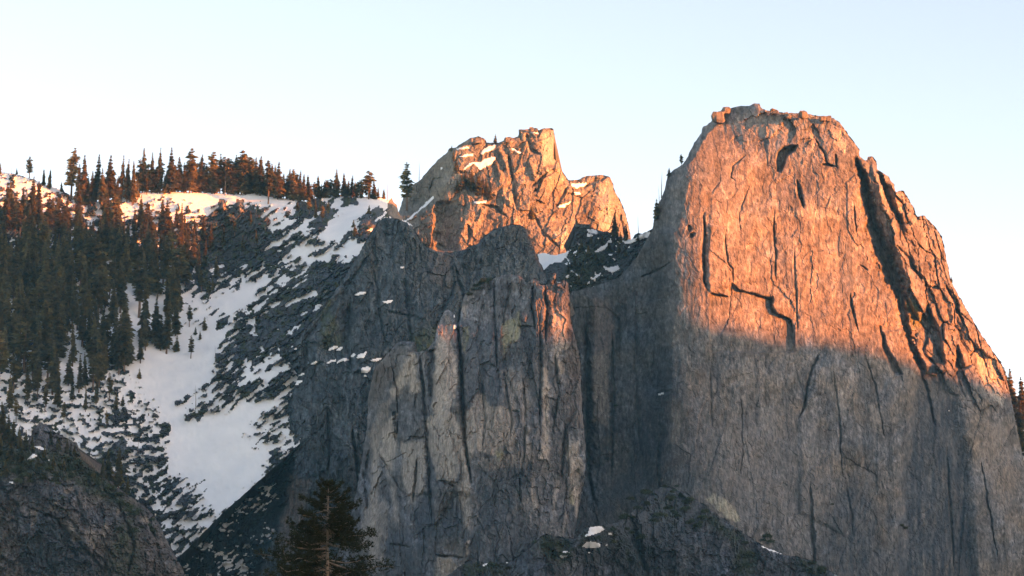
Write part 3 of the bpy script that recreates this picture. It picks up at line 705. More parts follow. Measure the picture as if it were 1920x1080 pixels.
for p, w, d in [([(858, 590), (862, 650), (866, 720), (872, 830), (884, 915)], 4.0, 14), ([(783, 650), (792, 700), (800, 800), (806, 900), (812, 1000)], 4.5, 9), ([(795, 660), (812, 660), (808, 760)], 7, 8), ([(926, 520), (928, 600), (932, 700)], 2.5, 5), ([(1012, 600), (1014, 700), (1010, 800)], 3, 6), ([(945, 690), (950, 740), (960, 790), (955, 830)], 2.2, 4),
                ([(712, 850), (724, 870), (738, 895), (750, 920)], 2.5, 6), ([(782, 855), (780, 900), (774, 945)], 3, 8), ([(740, 770), (745, 800), (742, 830)], 6, 9), ([(766, 818), (790, 824), (806, 828)], 3, 6), ([(820, 900), (840, 908), (856, 912)], 2.5, 6), ([(816, 1042), (850, 1044), (870, 1046)], 3, 6), ([(968, 610), (1000, 612)], 2, 5), ([(730, 1020), (750, 1024), (770, 1028)], 2.4, 5),
                ([(690, 960), (686, 900), (692, 840)], 4, 8), ([(1000, 530), (998, 580), (1004, 620)], 2.4, 6), ([(1022, 530), (1026, 580), (1022, 640)], 3, 7), ([(1040, 660), (1046, 720), (1040, 800)], 3, 5), ([(1060, 800), (1052, 900)], 3, 5), ([(980, 700), (985, 800), (978, 900)], 3, 4), ([(900, 700), (910, 780), (905, 850)], 2, 3), ([(960, 770), (975, 772)], 2, 4)]:
    S.groove(p, w, d, 0.5)
S.patch([(770, 930), (808, 925), (812, 990), (850, 920), (880, 930), (872, 1010), (850, 1040), (780, 1010)], 7, 6)
S.patch([(960, 640), (930, 700), (955, 690), (970, 640)], 3, 3)
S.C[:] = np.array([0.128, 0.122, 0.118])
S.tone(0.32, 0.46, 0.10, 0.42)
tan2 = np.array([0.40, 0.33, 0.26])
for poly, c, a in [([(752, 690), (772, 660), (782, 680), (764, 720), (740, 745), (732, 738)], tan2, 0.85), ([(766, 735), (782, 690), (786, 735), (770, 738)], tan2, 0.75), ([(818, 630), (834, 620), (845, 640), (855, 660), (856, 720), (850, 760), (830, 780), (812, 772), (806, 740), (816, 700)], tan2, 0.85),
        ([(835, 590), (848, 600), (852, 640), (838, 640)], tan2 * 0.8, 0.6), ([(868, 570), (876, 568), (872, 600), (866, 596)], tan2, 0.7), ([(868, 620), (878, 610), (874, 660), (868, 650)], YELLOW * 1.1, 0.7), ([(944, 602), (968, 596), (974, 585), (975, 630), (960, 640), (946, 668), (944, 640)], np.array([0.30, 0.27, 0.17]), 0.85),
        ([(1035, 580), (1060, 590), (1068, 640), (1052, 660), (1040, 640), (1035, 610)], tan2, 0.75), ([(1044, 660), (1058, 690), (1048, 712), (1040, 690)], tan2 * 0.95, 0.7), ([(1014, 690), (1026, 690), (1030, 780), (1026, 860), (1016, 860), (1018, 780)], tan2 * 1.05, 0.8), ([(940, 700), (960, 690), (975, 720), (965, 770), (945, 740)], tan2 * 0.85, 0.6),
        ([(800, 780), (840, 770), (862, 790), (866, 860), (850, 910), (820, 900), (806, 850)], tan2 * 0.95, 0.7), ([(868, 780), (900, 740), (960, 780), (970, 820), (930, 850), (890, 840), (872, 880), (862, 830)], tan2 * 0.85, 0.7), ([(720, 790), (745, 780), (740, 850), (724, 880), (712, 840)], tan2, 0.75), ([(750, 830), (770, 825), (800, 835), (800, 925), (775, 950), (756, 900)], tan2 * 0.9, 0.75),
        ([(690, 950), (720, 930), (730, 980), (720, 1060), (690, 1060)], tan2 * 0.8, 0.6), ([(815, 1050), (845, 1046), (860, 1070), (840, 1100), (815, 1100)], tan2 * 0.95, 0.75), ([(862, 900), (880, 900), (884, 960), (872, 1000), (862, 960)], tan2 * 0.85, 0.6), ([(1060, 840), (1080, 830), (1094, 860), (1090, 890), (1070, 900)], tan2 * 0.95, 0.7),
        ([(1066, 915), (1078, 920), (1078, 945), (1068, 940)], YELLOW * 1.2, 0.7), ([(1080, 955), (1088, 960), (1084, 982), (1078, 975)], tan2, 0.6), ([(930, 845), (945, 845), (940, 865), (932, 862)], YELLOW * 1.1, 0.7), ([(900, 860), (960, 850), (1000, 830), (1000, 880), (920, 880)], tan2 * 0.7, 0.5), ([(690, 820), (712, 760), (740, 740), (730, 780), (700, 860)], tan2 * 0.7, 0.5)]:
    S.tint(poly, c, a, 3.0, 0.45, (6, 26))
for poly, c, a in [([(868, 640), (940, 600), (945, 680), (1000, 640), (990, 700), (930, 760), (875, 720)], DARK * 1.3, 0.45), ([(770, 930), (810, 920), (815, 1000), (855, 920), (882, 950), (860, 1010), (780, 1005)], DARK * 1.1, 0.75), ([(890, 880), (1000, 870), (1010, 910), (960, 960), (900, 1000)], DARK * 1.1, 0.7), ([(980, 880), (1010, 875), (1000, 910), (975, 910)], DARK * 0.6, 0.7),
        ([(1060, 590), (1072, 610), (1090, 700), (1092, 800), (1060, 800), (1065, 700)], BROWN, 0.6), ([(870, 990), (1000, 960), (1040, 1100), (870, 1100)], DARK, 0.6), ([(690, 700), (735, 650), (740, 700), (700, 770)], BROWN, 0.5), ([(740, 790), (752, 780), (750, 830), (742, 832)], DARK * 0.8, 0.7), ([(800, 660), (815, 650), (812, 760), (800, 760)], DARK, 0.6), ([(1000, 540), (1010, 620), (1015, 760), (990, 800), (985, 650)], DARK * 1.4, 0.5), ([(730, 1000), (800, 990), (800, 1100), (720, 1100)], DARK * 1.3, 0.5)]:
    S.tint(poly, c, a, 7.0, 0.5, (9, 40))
for x0, y0, x1, y1, w, a in [(706, 820, 700, 1070, 8, .8), (735, 800, 730, 900, 6, .8), (738, 910, 744, 980, 5, .7), (768, 840, 774, 950, 9, .75), (792, 850, 790, 930, 6, .7), (832, 640, 826, 780, 10, .6), (836, 800, 840, 900, 12, .7), (872, 800, 876, 1000, 7, .75), (905, 800, 900, 850, 9, .6), (1024, 690, 1026, 870, 5, .85), (1050, 590, 1044, 700, 8, .7), (1072, 830, 1078, 940, 6, .8), (1086, 850, 1082, 980, 4, .7), (985, 720, 990, 860, 5, .5), (955, 760, 960, 850, 7, .6), (1000, 880, 1004, 960, 4, .5), (690, 940, 684, 1040, 7, .6), (835, 1048, 838, 1090, 12, .8), (880, 1010, 876, 1045, 3, .7), (1045, 900, 1040, 970, 4, .55), (1062, 960, 1056, 1010, 4, .5), (755, 690, 746, 740, 7, .7), (776, 690, 774, 735, 5, .7)]:
    S.streak([(x0, y0), ((x0 + x1) / 2 - 2, (y0 + y1) / 2), (x1, y1)], w, tan2 * 0.97, a)
for p in [[(851, 592), (854, 590), (856, 596)], [(850, 610), (856, 609), (856, 618), (851, 618)]]: snow_on(S, p)
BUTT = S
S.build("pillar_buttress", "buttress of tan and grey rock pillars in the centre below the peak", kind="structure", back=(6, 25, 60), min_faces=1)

# ------------------------------------------------------------------ the saddle between peak and dome
COL_TOP = [(1004, 500), (1008, 476), (1020, 474), (1040, 478), (1058, 474), (1068, 468), (1074, 448), (1076, 430), (1079, 412), (1081, 409), (1084, 419), (1096, 420), (1105, 420), (1109, 428), (1120, 430), (1128, 434), (1145, 436), (1161, 443), (1176, 449), (1184, 448), (1190, 440), (1196, 436), (1204, 438), (1222, 430), (1245, 420)]
col_cp = [(1030, 485, 2240), (1080, 415, 2225), (1110, 430, 2225), (1160, 445, 2235), (1200, 440, 2225), (1240, 440, 2215), (1080, 480, 2205), (1130, 480, 2215), (1180, 500, 2205), (1060, 520, 2187), (1100, 530, 2187), (1160, 530, 2191), (1020, 520, 2200), (1050, 560, 2185), (1200, 560, 2195)]
S = Sheet([(1000, 575)] + COL_TOP + [(1260, 575)], col_cp, (1000, 1262, 404, 640), 1.6, 505, 1.2, (6, 6.0), [COL_TOP])
nz = rank01(fbm((S.X * 0.8 + S.Y * 0.6) / 13, (S.Y * 0.8 - S.X * 0.6) / 6 + 0 * S.X, 4, 511))
S.rock(big=5, slab=2.5, mid=1.6, fine=0.9, crack=1.0, cell=(22, 26), tilt=1.0, lean=0.6)
S.C[:] = np.array([0.062, 0.067, 0.068]); S.tone(0.3, 0.2, 0.08, 0.4)
S.tint([(1070, 470), (1120, 450), (1140, 500), (1090, 560), (1050, 540)], MOSS * 0.75, 0.8, 12, 0.8, (7, 9))
for p in [[(1008, 476), (1015, 474), (1031, 479), (1047, 477), (1067, 467), (1062, 480), (1050, 492), (1030, 496), (1020, 506), (1014, 500)], [(1098, 433), (1108, 431), (1120, 431), (1122, 436), (1116, 439), (1102, 437)], [(1100, 438), (1112, 441), (1110, 444), (1098, 442)],
          [(1115, 474), (1128, 460), (1140, 454), (1134, 466), (1122, 474)], [(1139, 454), (1148, 451), (1146, 457), (1140, 456)], [(1160, 446), (1172, 447), (1190, 449), (1200, 440), (1216, 430), (1220, 436), (1200, 450), (1182, 458), (1166, 454)], [(1130, 502), (1145, 503), (1158, 493), (1162, 502), (1148, 510), (1134, 508)],
          [(1111, 524), (1118, 518), (1128, 513), (1126, 518), (1114, 526)], [(1092, 536), (1110, 524), (1104, 532)], [(1060, 518), (1068, 508), (1073, 506), (1066, 520)], [(1072, 475), (1082, 470), (1080, 475)], [(1058, 492), (1066, 491), (1064, 496)], [(986, 517), (1003, 505), (1004, 508), (990, 518)],
          [(1121, 545), (1132, 534), (1130, 538)], [(1110, 548), (1114, 546), (1114, 552)], [(1174, 466), (1182, 460), (1180, 466)], [(1138, 476), (1147, 474), (1146, 477)], [(1036, 530), (1052, 528), (1050, 532), (1040, 533)], [(1143, 442), (1148, 442), (1146, 446)]]: snow_on(S, p)
small = (nz > 0.955) & (S.Y > 440) & (S.Y < 545) & (S.wx < 1180) & (S.wx > 1050)
S.snow = np.where(small, 0.4, S.snow)
SADDLE = S
S.build("rocky_saddle", "dark rocky saddle with snow patches between peak and dome", kind="structure", min_faces=5, max_patches=40, back=(6, 25, 60))

# ------------------------------------------------------------------ forested snow slope on the left
RIDGE = [(-120, 318), (-40, 320), (0, 323), (25, 325), (60, 335), (80, 345), (105, 353), (125, 362), (158, 376), (190, 379), (215, 372), (250, 363), (280, 358), (300, 357), (340, 360), (400, 362), (440, 364), (480, 362), (500, 368), (540, 373), (575, 378), (600, 368), (640, 365), (680, 369), (716, 370), (726, 376), (731, 372), (735, 371), (738, 380), (744, 384), (747, 402), (756, 414), (775, 425)]
slope_cp = [(-120, 320, 2420), (0, 324, 2420), (80, 346, 2402), (158, 377, 2392), (250, 364, 2392), (400, 363, 2392), (575, 379, 2380), (640, 367, 2396), (720, 373, 2392), (750, 400, 2392), (60, 380, 2360), (270, 420, 2362), (340, 385, 2372), (420, 385, 2378), (540, 395, 2335), (420, 470, 2345), (540, 440, 2290), (470, 500, 2280),
    (700, 420, 2225), (690, 460, 2188), (640, 440, 2244), (600, 430, 2262), (590, 480, 2232), (640, 520, 2160), (560, 540, 2196), (600, 585, 2136), (520, 580, 2190), (545, 640, 2096), (480, 620, 2160), (500, 690, 2086), (555, 705, 2066), (440, 730, 2080), (400, 800, 2050), (460, 780, 2048),
    (320, 890, 2012), (325, 800, 2064), (295, 725, 2112), (370, 650, 2164), (440, 560, 2228), (360, 560, 2236), (250, 600, 2190), (150, 600, 2180), (0, 600, 2160), (150, 700, 2106), (0, 700, 2080), (-120, 700, 2060), (150, 480, 2286), (0, 440, 2300), (-120, 440, 2300), (250, 480, 2296), (100, 800, 2026), (0, 800, 2010), (-120, 820, 2000), (220, 860, 2004), (260, 930, 1986), (100, 950, 1960), (-100, 1000, 1940)]
S = Sheet([(-130, 1060)] + RIDGE + [(780, 520), (700, 640), (600, 800), (420, 960), (320, 1060)], slope_cp, (-130, 784, 312, 1060), 1.7, 606, 0.9, (5, 4.0), [RIDGE])
u = S.X * 0.82 - S.Y * 0.57; v = S.X * 0.57 + S.Y * 0.82          # along and across the fall of the slabs
nzr = rank01(fbm(u / 26, v / 8, 6, 611, 0.68) + 0.25 * fbm(S.X / 60, S.Y / 60, 2, 612))
nzl = rank01(fbm(S.X / 15, S.Y / 9, 6, 613, 0.68))
mixn = sstep(300, 360, S.X + (S.Y - 700) * 0.2)
nz = nzl * (1 - mixn) + nzr * mixn
dens = blend([(0, 340, .7), (60, 345, .75), (120, 370, .6), (30, 400, .2), (100, 420, .2), (180, 400, .35), (270, 368, 1.0), (340, 368, 1.15), (400, 372, 1.1), (470, 372, 1.1), (540, 380, 1.1), (300, 400, .42), (350, 410, .45), (290, 440, .38), (400, 430, .08), (440, 420, .05), (500, 425, .08), (430, 480, .04), (470, 450, .06), (520, 450, .2), (380, 520, .3), (420, 500, .25),
    (575, 405, .25), (610, 400, .25), (640, 385, .4), (660, 400, .66), (690, 385, .66), (720, 380, .7), (650, 430, .66), (660, 465, .62), (600, 440, .4), (560, 460, .4), (540, 490, .5), (590, 480, .5), (620, 470, .5), (640, 500, .12), (600, 510, .12), (560, 520, .18), (520, 520, .35), (690, 440, .4), (700, 420, .25), (480, 540, .6), (450, 560, .9), (430, 580, .85), (500, 570, .35), (540, 560, .2), (560, 600, .12), (500, 610, .36), (460, 620, .42),
    (540, 610, .4), (520, 640, .35), (480, 650, .45), (440, 650, .42), (500, 680, .55), (470, 700, .5), (440, 720, .55), (410, 740, .5), (520, 710, .55), (480, 740, .72), (430, 770, .95), (390, 830, 1.1), (350, 860, 1.1), (350, 700, 1.2), (320, 750, 1.2), (300, 720, 1.1), (250, 560, 1.0), (250, 620, 1.1), (360, 590, .8), (390, 600, .9), (360, 640, 1.0),
    (100, 500, .55), (200, 500, .55), (50, 560, .6), (150, 600, .62), (200, 640, .7), (120, 690, 1.0), (30, 650, .5), (40, 740, .62), (120, 750, .66), (200, 740, .62), (240, 760, .68), (280, 770, .6), (100, 780, .6), (160, 800, .72), (220, 810, .5), (280, 820, .42), (180, 850, .6), (240, 870, .42), (290, 860, .4), (260, 910, .4), (220, 920, .3), (300, 900, .4)], S.X, S.Y, 24.0)
for pts, w, a in [([(513, 433), (552, 415)], 3, 1.0), ([(574, 413), (604, 396)], 5, 1.0), ([(499, 467), (530, 450), (574, 419)], 4, 1.0), ([(536, 489), (578, 467)], 7, .8), ([(578, 491), (624, 467)], 3.5, 1.0), ([(598, 487), (618, 479)], 4.5, 1.0), ([(622, 435), (650, 410), (677, 390)], 14, .7), ([(638, 479), (677, 463)], 9, .7), ([(697, 384), (746, 371)], 7, .8), ([(538, 573), (590, 546)], 4.5, 1.3), ([(414, 566), (450, 552), (497, 528)], 8, .8), ([(396, 510), (420, 500)], 4, .8), ([(566, 374), (576, 380), (602, 368)], 2.5, 1.0),
                   ([(566, 590), (604, 573)], 2.5, .8), ([(497, 580), (518, 568)], 3, .8), ([(430, 580), (470, 560)], 8, .7), ([(500, 560), (530, 520)], 4, .5), ([(240, 525), (250, 600), (254, 690)], 8, .9), ([(120, 660), (122, 720)], 6, .8), ([(182, 376), (184, 400)], 3, .8), ([(500, 715), (535, 690)], 5, .7), ([(480, 690), (520, 668)], 4, .7), ([(450, 720), (490, 700)], 4, .7)]:
    W_ = S._win(pts, 3 * w + 14); d = seg_dist(S.wx[W_], S.wy[W_], pts); dens[W_] += a * np.exp(-(d / w) ** 2)
field = [(248, 640), (246, 700), (262, 720), (290, 745), (312, 772), (321, 800), (318, 840), (314, 885), (322, 895), (345, 886), (400, 848), (440, 814), (490, 776), (545, 745), (470, 755), (440, 768), (420, 780), (395, 788), (350, 790), (345, 775), (325, 765), (322, 752), (350, 738), (375, 715), (400, 690), (405, 665), (420, 640), (430, 610), (400, 600), (360, 610), (345, 640), (345, 665), (310, 680), (300, 695), (275, 700), (262, 680), (262, 640)]
fm = S.mask(field, 5, (slice(None), slice(None)), 0.8)
dens = np.maximum(dens, 1.25 * fm)
dens = dens - 0.09 * mixn * (1 - fm) * sstep(385, 400, S.Y)
W_ = S._win([(340, 560), (610, 790)], 20)
dens[W_] -= 0.11 * S.mask([(352, 668), (420, 612), (470, 590), (560, 556), (600, 590), (565, 640), (545, 690), (535, 728), (470, 748), (430, 764), (400, 780), (352, 780), (330, 762), (350, 740), (385, 712), (405, 680)], 8, W_, 1.0)
S.snow = dens - nz
for poly in [[(354, 780), (372, 774), (384, 760), (392, 768), (370, 788)], [(325, 752), (340, 752), (352, 742), (350, 756), (330, 762)], [(346, 778), (360, 776), (362, 792), (346, 792)], [(195, 776), (235, 772), (246, 780), (235, 788), (200, 786)], [(160, 885), (230, 820), (240, 850), (200, 880)], [(460, 640), (480, 632), (486, 655), (470, 668), (455, 660)], [(480, 620), (510, 612), (520, 640), (495, 650)], [(404, 600), (430, 592), (420, 618), (400, 620)], [(555, 380), (600, 372), (622, 400), (610, 425), (595, 430), (600, 395), (570, 395)],
             [(640, 372), (670, 372), (676, 382), (650, 380)], [(395, 400), (480, 395), (500, 420), (470, 480), (400, 480)]]:
    W_ = S._win(poly, 18); S.snow[W_] -= 0.9 * S.mask(poly, 3, W_, 1.0)
m = S.snow
bare = sstep(0.0, 0.12, -m)
keep = S.D.copy()
S.rock(big=0, slab=3.2, mid=2.0, fine=1.0, crack=1.0, cell=(26, 22), tilt=1.0, lean=0.7)
S.D = keep + bare * (S.rel - 3.0 - 7.0 * np.clip(-m, 0, 0.6)) + 3.0 * fbm(S.X / 60, S.Y / 50, 3, 615) + 0.8 * fbm(S.X / 12, S.Y / 12, 3, 616) * (1 - bare)
S.C[:] = np.array([0.064, 0.070, 0.074]); S.tone(0.35, 0.15, 0.10, 0.4)
S.tint([(380, 390), (500, 390), (520, 430), (450, 490), (380, 500)], np.array([0.072, 0.072, 0.066]), 0.7, 15)
S.tint([(0, 330), (160, 380), (160, 440), (0, 440)], BROWN * 1.1, 0.5, 10)
hum = fbm(S.X / 14, S.Y / 12, 3, 618)
S.C = np.where((hum > 0.16)[..., None], MOSS * 0.75, S.C)
# lit pinnacles on the crest
S.groove([(449, 378), (450, 398)], 4, -9, 0.3, 2, 0.3); S.groove([(417, 376), (420, 396)], 4, -9, 0.3, 2, 0.3)
S.groove([(733, 376), (738, 396), (746, 408)], 6, -10, 0.3, 2, 0.3)
for q_ in ([(444, 374), (455, 374), (456, 399), (446, 399)], [(412, 374), (420, 374), (427, 398), (416, 398)], [(727, 376), (736, 370), (750, 392), (754, 412), (740, 412), (726, 400)]):
    W_ = S._win(q_, 16); Wm = S.mask(q_, 2, W_, 0.5); S.snow[W_] -= 2 * Wm
    S.C[W_] = S.C[W_] * (1 - Wm[..., None]) + TAN * 0.7 * Wm[..., None]
SLOPE = S
S.build("snowy_slope", "snowy forested mountain slope with a white gully on the left", kind="structure", back=(10, 40, 120), max_patches=200, min_faces=14)

# ------------------------------------------------------------------ dark brown buttress at the lower left
NB_TOP = [(-130, 760), (-60, 772), (0, 792), (30, 822), (50, 830), (66, 800), (76, 790), (90, 797), (104, 812), (125, 822), (145, 831), (154, 860), (170, 876), (189, 888), (210, 906), (233, 922), (252, 936), (271, 948), (285, 962), (296, 976), (306, 1000), (315, 1017), (328, 1040), (340, 1061), (352, 1090), (380, 1150)]
nb_cp = [(-130, 770, 1720), (0, 800, 1715), (76, 795, 1715), (150, 850, 1705), (230, 925, 1695), (300, 985, 1700), (345, 1080, 1715), (100, 900, 1665), (0, 900, 1665), (-130, 900, 1670), (200, 1000, 1650), (100, 1050, 1640), (0, 1050, 1640), (270, 1060, 1668), (100, 1500, 1590), (-100, 1500, 1590), (400, 1500, 1640)]
S = Sheet([(-130, 1600)] + NB_TOP + [(520, 1600)], nb_cp, (-132, 520, 752, 1500), 1.8, 707, 3.0, (6, 6.0), [NB_TOP])
S.rock(big=7, slab=3.6, mid=1.9, fine=0.9, crack=1.2, cell=(34, 46), tilt=1.1, lean=-0.35, flake=2.4)
for p, w, d in [([(50, 950), (100, 970), (170, 1040), (200, 1080)], 4, 7), ([(230, 960), (250, 1020), (240, 1080)], 4, 6), ([(140, 920), (160, 980)], 3, 5), ([(280, 980), (300, 1050)], 4, 5)]: S.groove(p, w, d)
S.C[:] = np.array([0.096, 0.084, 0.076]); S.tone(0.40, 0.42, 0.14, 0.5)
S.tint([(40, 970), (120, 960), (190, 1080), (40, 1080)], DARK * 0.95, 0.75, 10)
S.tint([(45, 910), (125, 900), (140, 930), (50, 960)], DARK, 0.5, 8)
for poly in [[(56, 956), (74, 956), (72, 982), (58, 984)], [(110, 970), (140, 990), (152, 1015), (140, 1012), (115, 985)], [(160, 1000), (180, 1000), (178, 1025), (164, 1020)], [(95, 940), (104, 940), (102, 955), (94, 955)], [(220, 950), (228, 950), (226, 970), (220, 970)], [(265, 965), (285, 975), (280, 985), (265, 978)], [(115, 912), (138, 912), (130, 924), (116, 920)], [(190, 985), (200, 985), (200, 1010), (192, 1005)]]: S.tint(poly, TAN * 0.85, 0.75, 3)
S.tint([(-130, 780), (0, 800), (60, 840), (150, 850), (230, 930), (270, 960), (200, 940), (100, 890), (-130, 900)], MOSS * 0.6, 0.85, 12, 0.6, (12, 10))
S.tint([(220, 980), (250, 970), (270, 1080), (200, 1080)], MOSS * 0.7, 0.6, 10, 0.8, (8, 10))
for p in [[(50, 862), (62, 854), (72, 858), (58, 868)], [(62, 834), (76, 836), (88, 842), (80, 844), (66, 838)], [(14, 903), (26, 901), (24, 906)], [(82, 863), (92, 862), (90, 866)], [(118, 857), (126, 858), (122, 861)]]: snow_on(S, p)
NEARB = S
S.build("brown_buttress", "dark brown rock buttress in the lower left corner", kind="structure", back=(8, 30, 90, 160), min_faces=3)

# ------------------------------------------------------------------ low brushy ribs at the foot of the dome
RIB_TOP = [(760, 1120), (820, 1092), (860, 1062), (890, 1046), (930, 1058), (960, 1052), (990, 1030), (1020, 1002), (1050, 1008), (1078, 1010), (1100, 988), (1130, 986), (1160, 978), (1182, 962), (1204, 940), (1222, 922), (1240, 912), (1256, 914), (1276, 920), (1310, 939), (1344, 964), (1389, 995), (1423, 1020), (1468, 1040), (1507, 1047), (1540, 1062), (1568, 1079), (1620, 1110)]
rib_cp = [(860, 1065, 1750), (960, 1055, 1745), (1060, 1010, 1740), (1120, 990, 1745), (1236, 900, 1855), (1344, 968, 1845), (1468, 1042, 1830), (1568, 1080, 1820), (1240, 980, 1820), (1150, 1060, 1800), (1350, 1060, 1810), (1000, 1080, 1720), (900, 1500, 1665), (1200, 1500, 1745), (1500, 1500, 1755)]
S = Sheet([(700, 1600)] + RIB_TOP + [(1760, 1600)], rib_cp, (700, 1762, 885, 1500), 1.9, 808, 3.2, (5, 5.0), [RIB_TOP])
S.rock(big=6, slab=2.6, mid=1.4, fine=0.7, crack=1.2, cell=(28, 60), tilt=1.0)
S.groove([(1010, 1010), (1060, 1040), (1100, 1010), (1130, 1000)], 8, -6); S.groove([(1180, 960), (1200, 1040), (1215, 1080)], 7, 8)
S.C[:] = np.array([0.086, 0.086, 0.088]); S.tone(0.40, 0.40, 0.12, 0.5)
for poly in [[(1010, 1000), (1060, 1010), (1080, 1030), (1060, 1060), (1020, 1040)], [(1100, 985), (1150, 985), (1200, 1040), (1220, 1080), (1180, 1060), (1130, 1010), (1090, 1020)], [(860, 1060), (940, 1050), (950, 1080), (870, 1080)], [(1236, 900), (1300, 935), (1270, 990), (1230, 980)], [(1330, 960), (1400, 1010), (1380, 1020), (1330, 985)], [(1500, 1045), (1560, 1078), (1520, 1080), (1490, 1060)], [(1380, 1030), (1420, 1040), (1410, 1080), (1370, 1080)]]: S.tint(poly, MOSS * 0.6, 0.85, 9, 0.7, (8, 8))
S.tint([(1090, 985), (1160, 940), (1235, 895), (1300, 935), (1290, 1010), (1220, 1090), (1130, 1060)], DARK * 0.95, 0.75, 14)
for p in [[(1105, 988), (1112, 985), (1130, 984), (1134, 992), (1120, 999), (1108, 1005), (1096, 1011), (1104, 1000)], [(1139, 998), (1150, 1002), (1150, 1005), (1142, 1003)], [(1100, 1018), (1118, 1016), (1126, 1022), (1122, 1028), (1108, 1028), (1090, 1025)], [(1056, 1034), (1068, 1036), (1070, 1044), (1054, 1046), (1048, 1043)], [(1098, 1034), (1114, 1037), (1110, 1039), (1100, 1037)], [(1423, 1019), (1432, 1024), (1446, 1030), (1469, 1038), (1466, 1040), (1444, 1033), (1428, 1026)], [(946, 1028 + 26), (955, 1028 + 26), (952, 1031 + 26)], [(902, 1062), (916, 1056), (918, 1058), (906, 1064)], [(1564, 1076), (1572, 1074), (1570, 1080)], [(1132, 1020), (1142, 1021), (1138, 1023)]]: snow_on(S, p)
RIBS = S
S.build("brushy_ribs", "low dark rock ribs with brush and snow at the dome's foot", kind="structure", back=(6, 25, 60), min_faces=3)

# ------------------------------------------------------------------ far slope at the right edge
FAR_TOP = [(1840, 830), (1868, 770), (1890, 752), (1905, 744), (1925, 735), (1960, 715), (2010, 700), (2080, 690)]
S = Sheet([(1840, 1300)] + FAR_TOP + [(2080, 1300)], [(1850, 820, 2300), (1900, 750, 2330), (1990, 705, 2350), (2080, 695, 2350), (1900, 900, 2240), (2050, 900, 2240), (1900, 1250, 2120), (2060, 1250, 2120)], (1836, 2084, 684, 1300), 3.0, 909, 1.5, (5, 5), [FAR_TOP])
S.rock(4, 2, 1.5, 0.6); S.C[:] = np.array([0.085, 0.08, 0.075])
S.snow = 0.62 - rank01(fbm(S.X / 14, S.Y / 8, 4, 912))
FARS = S
S.build("far_slope", "snow dusted slope at the right edge behind the dome", kind="structure", min_faces=4, max_patches=20, back=(10, 40, 120))

# ------------------------------------------------------------------ the ridge across the valley, out of view, whose shadow climbs the cliffs
SH = np.array([math.sin(SUN_AZ), -math.cos(SUN_AZ)]); SU = np.array([math.cos(SUN_AZ), math.sin(SUN_AZ)]); TE = math.tan(SUN_EL)
RIDGE_S = 1350.0
def cross(px, py, Y, dz=0.0):
    x, y, z = at(px, py, Y); s = x * SH[0] + y * SH[1]; u_ = x * SU[0] + y * SU[1]
    return float(u_), float(z + (RIDGE_S - s) * TE + dz)
dome_line = [(1262, 606), (1330, 604), (1400, 614), (1480, 638), (1560, 640), (1640, 652), (1700, 672), (1760, 690), (1820, 706), (1880, 735)]
dl = [cross(px, py, DOME.depth(px, py)) for px, py in dome_line]
NOTCH = cross(1040, 618, BUTT.depth(1040, 618))
hi = cross(0, 432, SLOPE.depth(0, 432))
prof = sorted([(dl[0][0] - 5 - k, hi[1]) for k in (0, 200, 400)] + dl)
pu = np.array([p[0] for p in prof]); ph = np.array([p[1] for p in prof])
print("ridge profile", list(zip(pu.round(), ph.round())), "notch", NOTCH)
us = np.concatenate([np.arange(200, pu[0] - 60, 40), np.arange(pu[0] - 60, pu[-1] + 120, 2.5), np.arange(pu[-1] + 120, 3200, 40)])
top = np.interp(us, pu, ph)
nn_ = np.exp(-((us - NOTCH[0]) / 17.0) ** 4)
top = top * (1 - nn_) + NOTCH[1] * nn_
top = top + 5 * fbm(us / 45, us * 0 + 0.3, 3, 71) + np.where((us < pu[0] - 50) | (us > pu[-1] + 100), 30 * fbm(us / 400, us * 0 + .7, 3, 72), 0)
top = top * (1 - 0.4 * sstep(2500, 3200, us)) * (1 - 0.35 * sstep(900, 200, us))
ws = np.array([-900, -600, -380, -220, -120, -60, -25, 0, 25, 70, 150, 300, 520, 800, 1200.0])
fall = np.interp(np.abs(ws), [0, 25, 60, 120, 220, 380, 600, 900, 1200], [1, 0.955, 0.90, 0.82, 0.68, 0.48, 0.26, 0.0, -0.1])
UU, WW = np.meshgrid(us, ws)
TT = fall[:, None] * top[None, :]
TT = TT + (np.abs(WW) > 20) * 22 * fbm(UU / 130, WW / 130, 4, 73) * np.clip(fall[:, None] * 1.2, 0, 1) - (np.abs(WW) > 20) * 12
XX = UU * SU[0] + (RIDGE_S + WW) * SH[0]; YY = UU * SU[1] + (RIDGE_S + WW) * SH[1]
n_r, n_c = UU.shape; vid = np.arange(n_r * n_c).reshape(n_r, n_c)
fq = np.stack([vid[:-1, :-1], vid[:-1, 1:], vid[1:, 1:], vid[1:, :-1]], -1).reshape(-1, 4)
rc = np.broadcast_to(np.array([0.10, 0.10, 0.08]), (n_r * n_c, 3))
me = mesh_from("hill_ridge", np.stack([XX, YY, TT], -1).reshape(-1, 3), fq, M_ROCK, False, rc)
link("hill_ridge", me, kind="structure", label="wooded ridge on the other side of the valley", category="hill")
# ------------------------------------------------------------------ conifers
def tri_mesh(name, V, F, mat, smooth=False):
    return mesh_from(name, np.array(V, float), np.array(F), mat, smooth)

